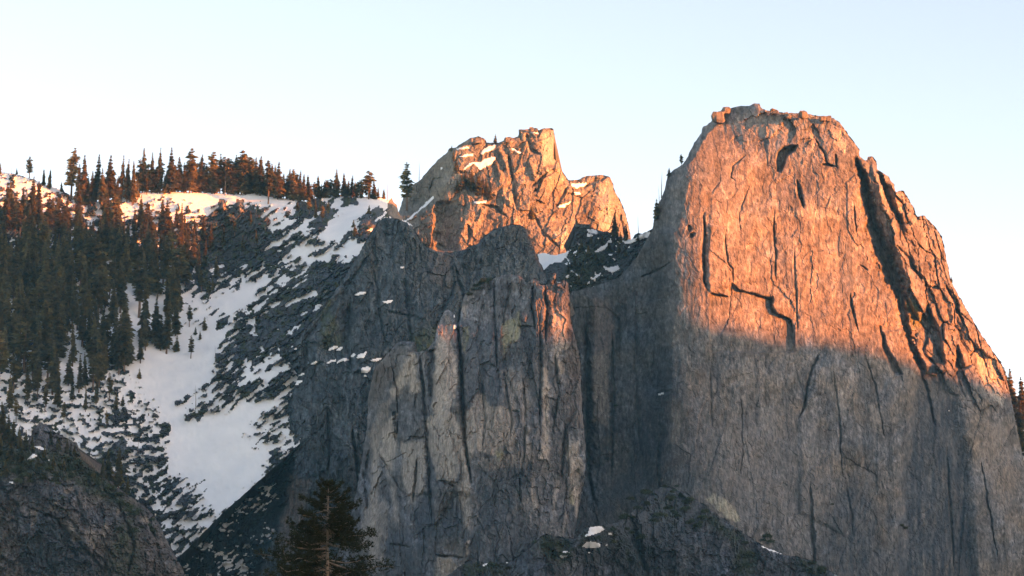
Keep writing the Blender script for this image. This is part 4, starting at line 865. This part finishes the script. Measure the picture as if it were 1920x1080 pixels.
def tube(V, F, pts, rad, n=6):
    """a tapered round stem through points"""
    b0 = len(V); pts = [np.array(p, float) for p in pts]
    for i, p in enumerate(pts):
        d = pts[min(i + 1, len(pts) - 1)] - pts[max(i - 1, 0)]; d = d / (np.linalg.norm(d) + 1e-9)
        a = np.cross(d, [0.3, 0.9, 0.1]); a /= np.linalg.norm(a) + 1e-9; b = np.cross(d, a)
        for k in range(n):
            t = 2 * math.pi * k / n; V.append(p + rad[i] * (a * math.cos(t) + b * math.sin(t)))
    for i in range(len(pts) - 1):
        for k in range(n):
            a0 = b0 + i * n + k; a1 = b0 + i * n + (k + 1) % n
            F.append([a0, a1, a1 + n]); F.append([a0, a1 + n, a0 + n])

def spray(V, F, rnd, p, d, L, w, droop):
    """a bough: overlapping pointed needle fans along a drooping axis"""
    side = np.cross(d, [0, 0, 1]); side /= np.linalg.norm(side) + 1e-9
    n = 3
    for k in range(n):
        t0 = k / n * 0.75; q = p + d * L * t0 + np.array([0, 0, -droop * L * t0 * t0])
        for sgn in (-1, 1):
            sp = rnd.uniform(0.35, 1.0) * sgn
            tip = q + d * L * (0.5 - 0.1 * k) + side * w * sp * (1 - 0.25 * k) + np.array([0, 0, rnd.uniform(-0.35, 0.12) * w - droop * L * 0.3])
            b = len(V)
            up_ = np.array([0, 0, rnd.uniform(.10, .30) * w + .003]); V.append(q + side * w * 0.2 * sgn + up_); V.append(q - side * w * 0.25 * sgn - up_ * .9); V.append(tip)
            F.append([b, b + 1, b + 2])

def conifer(seed, style):
    """a conifer of height 1 standing at the origin: trunk, crown"""
    rnd = random.Random(seed)
    lean = np.array([rnd.uniform(-.015, .015), rnd.uniform(-.01, .01)])
    def ax(h): return np.array([lean[0] * h * h + 0.006 * math.sin(5 * h + seed), lean[1] * h * h, h])
    TV, TF = [], []
    hs = [0, .15, .35, .6, .8, 1.0]; r0 = {'fir': .016, 'pine': .018, 'snag': .014, 'young': .02, 'slim': .013}[style]
    tube(TV, TF, [ax(h) for h in hs], [r0 * (1 - .93 * h) for h in hs], 6)
    V, F = [], []
    if style == 'snag':
        for k in range(26):
            h = rnd.uniform(.25, .97); a = rnd.uniform(0, 6.28); L = rnd.uniform(.015, .06) * (1.2 - h)
            d = np.array([math.cos(a), math.sin(a), rnd.uniform(-.3, .3)])
            tube(V, F, [ax(h), ax(h) + d * L], [.0035, .001], 3)
        return TV, TF, V, F
    h0, wid, lev, per, droop, gap = {'fir': (.10, .145, 36, 8, .35, .05), 'slim': (.14, .105, 36, 7, .45, .06), 'pine': (.30, .155, 17, 6, .02, .3), 'young': (.04, .24, 22, 7, .25, .03)}[style]
    for k in range(lev):
        t = (k + rnd.uniform(-.3, .3)) / (lev - 1); t = min(max(t, 0), 1)
        h = h0 + (0.985 - h0) * t
        if style == 'pine': prof_ = (math.sin(math.pi * min(1, .18 + .82 * t)) ** .6) * .85 + .12
        else: prof_ = (1 - t) ** .75 * (0.55 + 0.45 * min(1, t / .12 + .3)) + .03
        wob = rnd.uniform(.6, 1.15)
        for j in range(per):
            if rnd.random() < gap: continue
            a = rnd.uniform(0, 6.28); L = wid * prof_ * rnd.uniform(.55, 1.2) * wob * (1 + .22 * math.cos(a - seed))
            up = (.25 if t > .8 else 0) + (.2 if style == 'pine' else 0)
            d = np.array([math.cos(a), math.sin(a), up + rnd.uniform(-.25, .15)])
            spray(V, F, rnd, ax(h), d, L, L * .75 + .014, droop)
    for k in range(5):
        a = rnd.uniform(0, 6.28); spray(V, F, rnd, ax(.955), np.array([.35 * math.cos(a), .35 * math.sin(a), 1.0]), .045, .012, 0)
    return TV, TF, V, F

PROTO = {}
for style, n in (('fir', 6), ('slim', 6), ('pine', 5), ('snag', 3), ('young', 4)):
    for i in range(n):
        TV, TF, V, F = conifer(1000 + 37 * i + len(style) * 7, style)
        mt = M_DEAD if style == 'snag' else M_BARK
        PROTO[style, i] = (tri_mesh("trunk", TV, TF, mt, True), tri_mesh("branches" if style == 'snag' else "crown", V, F, M_DEAD if style == 'snag' else M_NEEDLE))
NVAR = {'fir': 6, 'slim': 6, 'pine': 5, 'snag': 3, 'young': 4}
RND = random.Random(7)
def tree(sheet, px, base, top, style, label, group=None, name=None, category="tree", wide=1.0, behind=0.0):
    Y = sheet.depth(px, base) - 1.0 + behind
    x, y, z = at(px, base, Y); z2 = at(px, top, Y)[2]
    H = float(z2 - z) + 1.5 + 0.16 * behind
    nm = name or {'fir': 'fir_tree', 'slim': 'fir_tree', 'pine': 'pine_tree', 'snag': 'dead_tree', 'young': 'young_fir'}[style]
    o = bpy.data.objects.new(nm, None); COL.objects.link(o)
    o.location = (float(x), float(y), float(z) - 1.5 - 0.16 * behind); o.rotation_euler = (0, 0, RND.uniform(0, 6.28)); w = wide * RND.uniform(.9, 1.12)
    o.rotation_euler = (RND.gauss(0, .02), RND.gauss(0, .02), RND.uniform(0, 6.28)); o.scale = (H * w, H * w, H); o.empty_display_size = 0.1
    o["label"] = label; o["category"] = category
    if group: o["group"] = group
    mt, mc = PROTO[style, RND.randrange(NVAR[style])]
    link("trunk", mt, o); link("branches" if style == 'snag' else "crown", mc, o, kind="stuff" if style == 'snag' else None)
    return o

# named trees of the skyline, left to right: px, base, top, style, width, label
SKY = [(0, 325, 304, 'fir', 1.3, "small sunlit fir cut by the left edge of the photo"), (22, 325, 303, 'snag', 1.2, "bare dead trunk on the hump at the far left"), (31, 327, 314, 'young', 1, "tiny fir right of the bare trunk on the far left hump"),
    (55, 332, 293, 'pine', 1.5, "lone bushy pine on the snowy hump at far left"), (81, 347, 316, 'fir', 1.25, "left of two small firs descending the far left hump"), (93, 353, 317, 'fir', 1.3, "right of two small firs descending the far left hump"), (115, 359, 340, 'young', 1, "tiny dark fir left of the tall lone pine"),
    (133, 372, 277, 'pine', 1.35, "tallest pine left of the forest, ragged crown and bare sunlit trunk"), (148, 382, 307, 'fir', 1.1, "dark fir tucked against the tallest pine's right side"), (160, 386, 290, 'fir', 1.2, "pointed fir, second right of the tallest lone pine"),
    (181, 378, 289, 'fir', 1.1, "dark slender fir left of the broad twin topped fir"), (203, 374, 289, 'fir', 1.35, "broad dark fir with pale tip on the left ridge"), (228, 376, 290, 'slim', 1.2, "slim fir with lit left side, left of the gap before the snowfield"),
    (237, 378, 297, 'slim', 1.25, "bluish dark slim fir just left of the snowfield"), (250, 381, 301, 'fir', .85, "dark fir behind the yellow lit spire tree"), (248, 383, 312, 'slim', .8, "narrow yellow lit spire of a tree at the snowfield's left end"),
    (267, 359, 277, 'fir', 1.25, "tall fir standing at the left end of the ridge snowfield"), (284, 360, 285, 'slim', 1.2, "reddish slim fir, second on the ridge snowfield"), (299, 360, 276, 'slim', 1.0, "thin open branched fir, third on the ridge snowfield"), (319, 361, 276, 'fir', 1.2, "full conical fir, fourth on the ridge snowfield"),
    (355, 360, 277, 'pine', 1.1, "columnar lit fir left of the dense ridge stand"), (376, 361, 289, 'fir', 1.1, "brown lit fir at the left of the dense ridge stand"), (397, 362, 284, 'pine', 1.2, "bushy topped pine in the dense ridge stand"), (422, 364, 286, 'snag', 1, "thin dead trunk rising out of the dense ridge stand"), (452, 364, 281, 'pine', 1.25, "big crowned pine, tallest right of the thin dead trunk"),
    (488, 366, 292, 'fir', 1.35, "broad lit fir right of the big crowned pine"), (503, 380, 300, 'pine', .9, "pine with dark bare trunk reaching down to the snow"), (520, 373, 303, 'fir', 1.5, "wide lit fir right of the dark trunked pine"), (550, 375, 316, 'fir', 1.5, "broad lit fir where the ridge line starts falling"),
    (630, 367, 317, 'fir', 1.5, "conical fir standing above its neighbours right of the ridge dip"), (646, 368, 324, 'fir', 1.3, "second conical fir right of the ridge dip"), (660, 369, 328, 'slim', 1.6, "slim lit fir between conical firs and the open pine"), (677, 370, 337, 'fir', 1.3, "small lit fir just left of the open topped pine"),
    (691, 372, 319, 'pine', 1.6, "open topped pine near the right end of the ridge trees"), (701, 373, 338, 'fir', 1.5, "bushy fir beside the open topped pine's trunk"), (726, 376, 337, 'snag', 1.2, "bare dead spar left of the rocky peak, above the lit pinnacle"),
    (763, 392, 303, 'pine', 1.2, "tall dark conifer at the left foot of the rocky peak"), (786, 343, 305, 'snag', 1.3, "bare dead trunk on the rocky peak's left shoulder")]
for px, b, t, st, w, lab in SKY:
    sh = PEAK if px > 755 else SLOPE
    tree(sh, px, b, t, st, lab, None, None, "dead tree" if st == 'snag' else "tree", w)
# the rest of the dense stand
G1 = "conifers crowded along the ridge crest"; L1 = "sunlit conifer crowded among others in the stand along the snowy ridge crest"
rr = random.Random(11)
for px in list(range(262, 330, 8)) + list(range(326, 480, 5)) + list(range(430, 570, 4)):
    x = px + rr.uniform(-3, 3); b = np.interp(x, [262, 320, 480, 575], [360, 360, 363, 375]) + rr.uniform(-3, 1); h = np.interp(x, [260, 320, 450, 480, 560], [60, 62, 72, 66, 54]) * rr.uniform(.6, 1.05)
    tree(SLOPE, x, b, b - h, rr.choice(['fir', 'fir', 'slim', 'pine']), L1, G1, wide=rr.uniform(1.2, 1.8), behind=rr.choice([0, 0, rr.uniform(0, 45)]))
for px in range(566, 722, 5):
    x = px + rr.uniform(-3, 3); b = np.interp(x, [566, 600, 640, 690, 722], [376, 369, 366, 370, 372]); h = np.interp(x, [566, 600, 650, 722], [48, 38, 34, 22]) * rr.uniform(.6, 1.05)
    tree(SLOPE, x, b, b - h, rr.choice(['fir', 'fir', 'pine', 'young']), "small sunlit conifer on the falling ridge crest left of the rocky peak", "small conifers on the falling crest", wide=rr.uniform(1.2, 1.6))
for px, b, t in [(165, 384, 330), (172, 384, 320), (190, 380, 315), (195, 380, 330), (213, 378, 320), (220, 377, 330), (243, 376, 325), (258, 372, 330), (275, 362, 318), (292, 361, 330), (308, 362, 325)]:
    tree(SLOPE, px, b, t, rr.choice(['fir', 'slim']), "dark conifer packed between the pointed firs left of the ridge snowfield", "conifers left of the ridge snowfield", wide=1.3)
# single lit trees on the slope below
for px, b, t, w, lab in [(200, 392, 343, .9, "lit spire tree below the broad dark fir"), (206, 416, 391, 1.2, "small orange lit tree, upper of two below the spire"), (214, 433, 402, 1.3, "small orange lit tree, lower of two in the shaded forest edge"), (98, 414, 368, 1.2, "orange lit conical tree on the brown slope at far left"), (124, 426, 364, 1.0, "orange lit narrow tree below the tallest lone pine"),
                         (60, 424, 330, 1.1, "tall orange lit tree below the snowy hump"), (8, 432, 342, 1.2, "tall orange tree at the left edge below the hump"), (20, 430, 338, 1.1, "second tall orange tree from the left edge"), (72, 422, 338, 1.1, "orange lit tree right of the tall tree below the hump"), (40, 420, 350, 1.0, "brown lit tree between the tall orange trees at far left")]:
    tree(SLOPE, px, b, t, 'fir', lab, wide=w)
# the shaded forest
L2 = "dark conifer in the shaded forest covering the slope at left"; G2 = "conifers of the shaded forest"
FOREST = [(-40, 430), (250, 420), (345, 455), (350, 500), (335, 620), (300, 690), (262, 680), (258, 610), (256, 535), (236, 530), (232, 580), (240, 640), (244, 700), (215, 730), (140, 745), (60, 740), (-40, 730)]
pts_ = []
tries = 0
while len(pts_) < 225 and tries < 9000:
    tries += 1
    x = rr.uniform(-30, 350); y = rr.uniform(425, 748)
    if not inside(np.array([x]), np.array([y]), FOREST)[0]: continue
    if 112 < x < 128 and y > 655: continue
    if any(abs(x - a) < 7 and abs(y - b) < 11 for a, b in pts_): continue
    pts_.append((x, y))
for x, y in pts_:
    h = rr.uniform(60, 112) * (1.0 if y > 500 else .8)
    where = "just below the sunlit treetops" if y < 470 else "beside the narrow snow channel" if 195 < x < 300 and 520 < y < 660 else "at the forest's foot above broken snow" if y > 690 else "between snow channel and open gully" if x >= 256 else "near the photo's left edge" if x < 70 else "in the dense middle of the forest"
    tree(SLOPE, x, y, y - h, rr.choice(['fir', 'fir', 'slim', 'slim', 'pine']), "dark conifer of the shaded forest " + where, G2 + " " + where, wide=rr.uniform(1.05, 1.7))
L3 = "dark conifer on the rocky face under the ridge snowfield"; G3 = "conifers on the shaded face under the ridge"
for x, y, h in [(352, 470, 60), (362, 500, 70), (372, 520, 66), (385, 505, 60), (395, 470, 50), (378, 545, 40), (405, 520, 40), (398, 545, 30), (340, 520, 60), (418, 460, 36), (440, 440, 30), (380, 450, 45), (365, 455, 50), (392, 560, 34), (470, 420, 26), (346, 440, 42), (300, 440, 40), (320, 452, 48), (280, 430, 44), (330, 425, 38), (580, 400, 30), (592, 408, 34), (605, 415, 30), (600, 395, 24), (615, 405, 26), (455, 470, 30), (480, 455, 24)]:
    tree(SLOPE, x, y, y - h, rr.choice(['fir', 'slim', 'pine']), L3, G3, wide=1.2)
for x, b, t, st, lab in [(355, 611, 572, 'pine', "dark umbrella topped pine alone on the gully snow"), (358, 670, 628, 'pine', "bare stemmed lone pine low on the gully snow"), (383, 617, 594, 'young', "small dark conical fir right of the umbrella topped pine"), (366, 625, 612, 'young', "tiny fir on the snow below the umbrella topped pine"), (375, 634, 620, 'young', "tiny fir on the snow, right of the lone bare stemmed pine"), (332, 657, 628, 'young', "bushy dark fir at the forest's right edge above the snowfield"),
                      (403, 680, 648, 'snag', "bare dead stem at the snowfield's upper right margin"), (367, 765, 722, 'snag', "bare dead stem on the rock island right of the white gully"), (217, 766, 734, 'fir', "dark fir standing free on snow left of the gully"), (230, 760, 740, 'young', "small dark fir right of the free standing fir"), (262, 708, 690, 'young', "tiny fir at the foot of the forest beside the gully"), (258, 850, 820, 'snag', "thin dead stem among rocks left of the gully's mouth"), (665, 440, 418, 'young', "small conical fir in the upper snow streak"), (692, 400, 384, 'young', "small fir high in the upper snow streak"), (663, 424, 412, 'young', "tiny fir just above the conical fir in the snow streak"), (558, 392, 376, 'young', "small lit fir at the ridge snowfield's right end")]:
    tree(SLOPE, x, b, t, st, lab, None, None, "dead tree" if st == 'snag' else "tree", 1.25)
for x, b, h in [(108, 760, 58), (52, 760, 50), (18, 765, 62), (135, 752, 55), (180, 755, 52), (84, 768, 44), (70, 748, 60), (205, 748, 50), (160, 770, 46), (120, 790, 36), (30, 790, 44), (200, 800, 30)]:
    tree(SLOPE, x, b, b - h, rr.choice(['slim', 'pine', 'fir']), "dark conifer on broken snow along the forest's lower edge", "conifers along the forest's lower edge", wide=1.1)
L5 = "dark conifer on top of the brown buttress at lower left"; G5 = "conifers on the brown buttress"
for x, b, h in [(-10, 800, 50), (4, 812, 60), (14, 826, 50), (24, 834, 48), (36, 840, 40), (48, 842, 36), (60, 846, 30), (0, 850, 40), (20, 862, 36), (40, 868, 30), (96, 832, 26), (110, 842, 26), (126, 846, 24), (140, 858, 26), (70, 880, 24), (100, 876, 24), (152, 880, 22), (176, 896, 20), (120, 880, 22), (84, 856, 22), (10, 890, 30)]:
    tree(NEARB, x, b, b - h, rr.choice(['fir', 'young', 'fir']), L5, G5, wide=1.4)
for x, b, t, lab in [(205, 902, 842, "tall dark fir at the brown buttress's right shoulder, left of two"), (222, 912, 838, "tall dark fir at the brown buttress's right shoulder, right of two"), (192, 893, 860, "short dark fir left of the two on the brown buttress's shoulder"), (240, 925, 890, "dark fir lowest on the brown buttress's right shoulder")]:
    tree(NEARB, x, b, t, 'fir', lab, wide=1.3)
# on the peak, the saddle, the dome and the far right
for x, b, t, st, lab in [(929, 268, 251, 'young', "small fir on the skyline of the rocky peak"), (847, 281, 272, 'young', "tiny bush sized fir on the peak's left skyline"), (996, 409, 379, 'young', "orange lit fir in the middle of the peak's face"), (1153, 444, 397, 'fir', "dark spruce on the saddle in front of the bright cliff edge"), (1174, 450, 420, 'fir', "smaller dark spruce on the saddle, right of the taller one"),
                      (1197, 438, 404, 'snag', "thin bare spar on the saddle against the sky"), (1164, 452, 434, 'young', "tiny dark spruce between the two on the saddle")]:
    tree(PEAK if x < 1100 else SADDLE, x, b, t, st, lab, None, None, "dead tree" if st == 'snag' else "tree", 1.35)
for x, b, h in [(872, 345, 26), (880, 352, 30), (888, 358, 32), (896, 362, 34), (904, 366, 38), (912, 368, 36), (884, 340, 22), (866, 352, 26), (858, 360, 24), (898, 345, 20), (850, 300, 18), (856, 318, 22), (918, 372, 22)]:
    tree(PEAK, x, b, b - h, rr.choice(['fir', 'young']), "brown lit fir in the clump on the rocky peak's left face", "firs clumped on the rocky peak", wide=1.25)
for x, b, h in [(1090, 470, 22), (1104, 478, 20), (1078, 500, 22), (1066, 512, 20), (1118, 492, 18), (1094, 510, 20), (1084, 530, 18), (1130, 456, 16), (1142, 470, 18), (1108, 455, 16), (1160, 470, 18), (1172, 478, 16), (1196, 448, 10)]:
    tree(SADDLE, x, b, b - h, 'young', "small dark fir among snow patches on the shaded saddle", "small firs on the saddle", wide=1.3)
for x, b, t, st, lab in [(1278, 310, 289, 'pine', "little pine on the dome's left skyline"), (1255, 328, 314, 'young', "tiny bush sized tree below the little pine on the dome's left skyline"), (1240, 368, 321, 'snag', "bare leaning spar on the dome's left edge"), (1236, 388, 348, 'snag', "short bare spar beside the leaning one on the dome's left edge"), (1232, 410, 372, 'young', "thin shrubby tree hugging the dome's left edge"), (1784, 526, 518, 'young', "tiny shrub on the dome's right skyline")]:
    tree(DOME, x, b, t, st, lab, None, None, "dead tree" if st == 'snag' else "tree", 1.3)
for x, b, t, st, lab in [(1880, 760, 676, 'pine', "leftmost conifer behind the dome at the right edge"), (1888, 770, 688, 'fir', "conifer second from left behind the dome at right"), (1899, 790, 690, 'fir', "tall conifer in the middle of the right edge group"), (1912, 850, 750, 'fir', "dark lower conifer at the right edge"), (1919, 800, 706, 'fir', "conifer cut by the right edge of the photo"), (1906, 870, 790, 'fir', "lowest dark conifer at the right edge beside the dome")]:
    tree(FARS, x, b, t, st, lab, "conifers behind the dome at the right edge", wide=1.3)

# ------------------------------------------------------------------ brush on ledges
def shrub_mesh(seed):
    rnd = random.Random(seed); V, F = [], []
    for k in range(150):
        a = rnd.uniform(0, 6.28); r = math.sqrt(rnd.random()); h = rnd.random() * (1 - .6 * r * r)
        p = np.array([r * math.cos(a), r * math.sin(a), h * .75])
        for q in range(2):
            d = np.array([rnd.gauss(0, 1), rnd.gauss(0, 1), rnd.gauss(.3, .8)]); d /= np.linalg.norm(d); e = np.cross(d, [rnd.random(), rnd.random(), rnd.random()]); e /= np.linalg.norm(e) + 1e-9
            b = len(V); V += [p, p + d * .26 + e * .1, p + d * .2 - e * .12]; F.append([b, b + 1, b + 2])
    return tri_mesh("shrub", V, F, M_SHRUB)
SHR = [shrub_mesh(i) for i in range(5)]
def shrub(sh, x, y, w, label, group):
    Y = sh.depth(x, y) - 1.0; X_, Y_, Z_ = at(x, y, Y)
    o = link("shrub", SHR[rr.randrange(5)], None, label=label, category="shrub", group=group)
    k = w * Y / FPX
    o.location = (float(X_), float(Y_), float(Z_) - .3 * k); o.scale = (k, k, k * rr.uniform(.8, 1.3)); o.rotation_euler = (0, 0, rr.uniform(0, 6.28))
for x, y, w in [(897, 528, 9), (908, 522, 10), (889, 536, 8), (918, 518, 7), (880, 545, 6), (902, 535, 6)]: shrub(BUTT, x, y + 6, w, "dark green bush on top of the pillar buttress", "bushes on the pillar buttress")
for i in range(84):
    x, y = rr.choice([(1030, 1018), (1055, 1035), (1150, 1010), (1180, 1040), (1120, 1012), (900, 1065), (930, 1062), (1262, 920), (1290, 940), (1320, 958), (1350, 980), (1400, 1010), (1510, 1055), (1540, 1068), (1395, 1050), (1240, 960), (1270, 950), (1180, 965), (1205, 940), (1150, 985), (1225, 920), (1300, 975), (1200, 1000)])
    shrub(RIBS, x + rr.gauss(0, 12), y + rr.gauss(4, 6), rr.uniform(4, 9), "dark green brush on the rock ribs at the dome's foot", "brush on the rock ribs")
for i in range(80):
    x = rr.uniform(-20, 290); y = np.interp(x, [-20, 50, 145, 290], [830, 850, 850, 972]) + abs(rr.gauss(4, 26)) + 6
    shrub(NEARB, x, y, rr.uniform(5, 10), "dark green brush on the brown buttress's crest", "brush on the brown buttress")
for x, y, w in [(1690, 985, 6), (1697, 990, 5), (1438, 1005, 9), (1445, 1015, 8), (1430, 1012, 7), (610, 640, 7), (616, 630, 6), (612, 655, 6), (1155, 760, 4), (1560, 945, 4), (1740, 700, 6), (1750, 704, 5)]:
    shrub(DOME if x > 1100 else WALL, x, y, w, "dark bush growing alone from a crack in the shaded granite", "bushes in granite cracks")

# ------------------------------------------------------------------ boulders on the summits
def boulder(sheet, px, py, w, h, label, flat=.8, dY=0.0):
    Y = sheet.depth(px, py + h * .9) + dY; X_, Y_, Z_ = at(px, py + h * .7, Y); k = Y / FPX
    n = 7; m = 5; V = []; F = []
    rnd = np.random.RandomState(int(px * 3 + py))
    th = np.linspace(0, 2 * math.pi, n, endpoint=False); phs = np.linspace(-1.2, 1.57, m)
    for p in phs:
        for t in th:
            d = np.array([math.cos(t) * math.cos(p), math.sin(t) * math.cos(p), math.sin(p)])
            d = np.sign(d) * np.abs(d) ** .6
            V.append(d * np.array([w / 2 * k, w / 2 * k * flat, h * .62 * k]) * (1 + .16 * rnd.randn()))
    for i in range(m - 1):
        for j in range(n):
            a = i * n + j; b = i * n + (j + 1) % n; F.append([a, b, b + n]); F.append([a, b + n, a + n])
    V = np.array(V)
    me = mesh_from("boulder", V, np.array(F), M_ROCK, False, np.tile(np.array([0.15, 0.135, 0.12]), (len(V), 1)))
    o = link("boulder", me, None, label=label, category="boulder", group="boulders on the summits"); o.location = (float(X_), float(Y_), float(Z_))
for a in [(1347, 208, 26, 17, "dark overhanging block at the dome summit's left end"), (1362, 200, 16, 10, "rounded block next to the dome summit's overhanging left end"), (1451, 204, 18, 9, "flat boulder left of the middle of the dome's summit"), (1474, 210, 10, 8, "small dark boulder in the notch of the dome's summit"), (1507, 207, 18, 12, "pointed pale boulder right of the middle of the dome's summit"), (1542, 217, 14, 8, "left of two dark boulders near the dome summit's right end"), (1552, 217, 16, 8, "right of two dark boulders near the dome summit's right end"), (1480, 213, 12, 8, "low boulder between the dome summit's notch and pale pointed boulder")]:
    boulder(DOME, *a, dY=-6)
for a in [(997, 238, 9, 7, "small boulder on the peak's summit left of the tower"), (1005, 241, 7, 5, "smallest boulder on the peak's summit beside the tower"), (951, 258, 14, 8, "rounded boulder on the peak's skyline left of the castle like block"), (895, 259, 20, 9, "rounded boulder on the peak's left summit knob")]:
    boulder(PEAK, *a, dY=-5)

# ------------------------------------------------------------------ the pine in the foreground
def big_pine():
    rnd = random.Random(5); Y = 402.0
    x, y, z = at(616, 1080, Y); ztop = at(618, 903, Y)[2]; H = float(ztop)
    root = bpy.data.objects.new("pine_tree", None); COL.objects.link(root); root.location = (float(x), Y, 0)
    root["label"] = "dark foreground pine with grey trunk at the bottom of the photo"; root["category"] = "tree"
    def ax(h): return np.array([.25 * math.sin(h * .12) + .012 * (h - H) * 0, .1 * math.cos(h * .2), h])
    V, F = [], []; hs = np.linspace(-.3, H, 22)
    tube(V, F, [ax(h) for h in hs], [.62 * (1 - h / H) ** .8 + .05 for h in np.clip(hs, 0, H)], 10)
    link("trunk", tri_mesh("trunk", V, F, M_PBARK, True), root)
    BV, BF, NV, NF = [], [], [], []
    def tuft(p, d, s):
        for k in range(5):
            v = d + np.array([rnd.gauss(0, .75), rnd.gauss(0, .75), rnd.gauss(.12, .55)]); v /= np.linalg.norm(v); e = np.cross(v, [rnd.gauss(0, 1), rnd.gauss(0, 1), rnd.gauss(0, 1)]); e /= np.linalg.norm(e) + 1e-9
            b = len(NV); L = s * rnd.uniform(.7, 1.25); NV.extend([p - e * .075, p + e * .075, p + v * L]); NF.append([b, b + 1, b + 2])
    h = 13.0
    while h < H - .3:
        t = (H - h); R = min(9.6, .85 + .88 * t ** .92)
        for j in range(rnd.choice([4, 5, 6]) if t < 18 else 4):
            a = rnd.uniform(0, 6.28); L = R * rnd.uniform(.45, 1.12); el = rnd.uniform(-.32, .12) + (.6 if t < 2 else .15 if t < 5 else 0)
            if rnd.random() < .16: L *= .5
            if math.sin(a) < -.75 and rnd.random() < .75: continue
            if t > 9.5 and math.cos(a) > .15 and rnd.random() < .55: continue        # the open, half bare right side
            d = np.array([math.cos(a), math.sin(a), el]); pts = []
            for k in range(6):
                q = k / 5; pts.append(ax(h) + d * L * q + np.array([0, 0, -.12 * L * q + .22 * L * q ** 3]) + np.array([rnd.gauss(0, .05), rnd.gauss(0, .05), rnd.gauss(0, .05)]) * L * q)
            tube(BV, BF, pts, [.085 * (L / 5) * (1 - .85 * k / 5) + .012 for k in range(6)], 4)
            n = int((60 if t < 16 else 6) * L / 4) + 6
            for k in range(n):
                q = rnd.uniform(.22, 1.0) ** .8; i = min(int(q * 5), 4); p = pts[i] + (pts[i + 1] - pts[i]) * (q * 5 - i)
                sd = np.cross(d, [0, 0, 1]); off = sd * rnd.gauss(0, .23) * L * (1.15 - q) + np.array([0, 0, rnd.gauss(.03, .09) * L * .6])
                tuft(p + off, d * .6 + sd * np.sign(rnd.gauss(0, 1)) * .4 + np.array([0, 0, .25]), rnd.uniform(.38, .62) * (1 if t > 1.5 else .8))
        h += rnd.uniform(.22, .5) if t < 18 else .8
    for k in range(40): tuft(ax(H - rnd.uniform(0, 1.0)) + np.array([rnd.gauss(0, .12), rnd.gauss(0, .12), 0]), np.array([0, 0, .8]), .4)
    link("branches", tri_mesh("branches", BV, BF, M_PBARK), root, kind="stuff"); link("crown", tri_mesh("crown", NV, NF, M_PINE), root)
    print("pine tris", len(NF), len(BF))
big_pine()

# ------------------------------------------------------------------ the evening air
def haze():
    V = [(x, y, z) for z in (-1.0, 760.0) for (x, y) in ((-4000, -4000), (4000, -4000), (4000, 4000), (-4000, 4000))]
    F = [[0, 3, 2, 1], [4, 5, 6, 7], [0, 1, 5, 4], [1, 2, 6, 5], [2, 3, 7, 6], [3, 0, 4, 7]]
    m = bpy.data.materials.new("evening_haze"); m.use_nodes = True; nt = m.node_tree
    nt.nodes.remove(nt.nodes["Principled BSDF"])
    v = nt.nodes.new("ShaderNodeVolumePrincipled")
    v.inputs["Color"].default_value = (0.22, 0.68, 1.0, 1); v.inputs["Density"].default_value = 2.6e-5; v.inputs["Anisotropy"].default_value = 0.0
    nt.links.new(v.outputs["Volume"], nt.nodes["Material Output"].inputs["Volume"])
    o = link("haze", mesh_from("haze", np.array(V, float), F, m), None, kind="stuff", label="thin blue evening haze in front of the cliffs", category="haze")
haze()
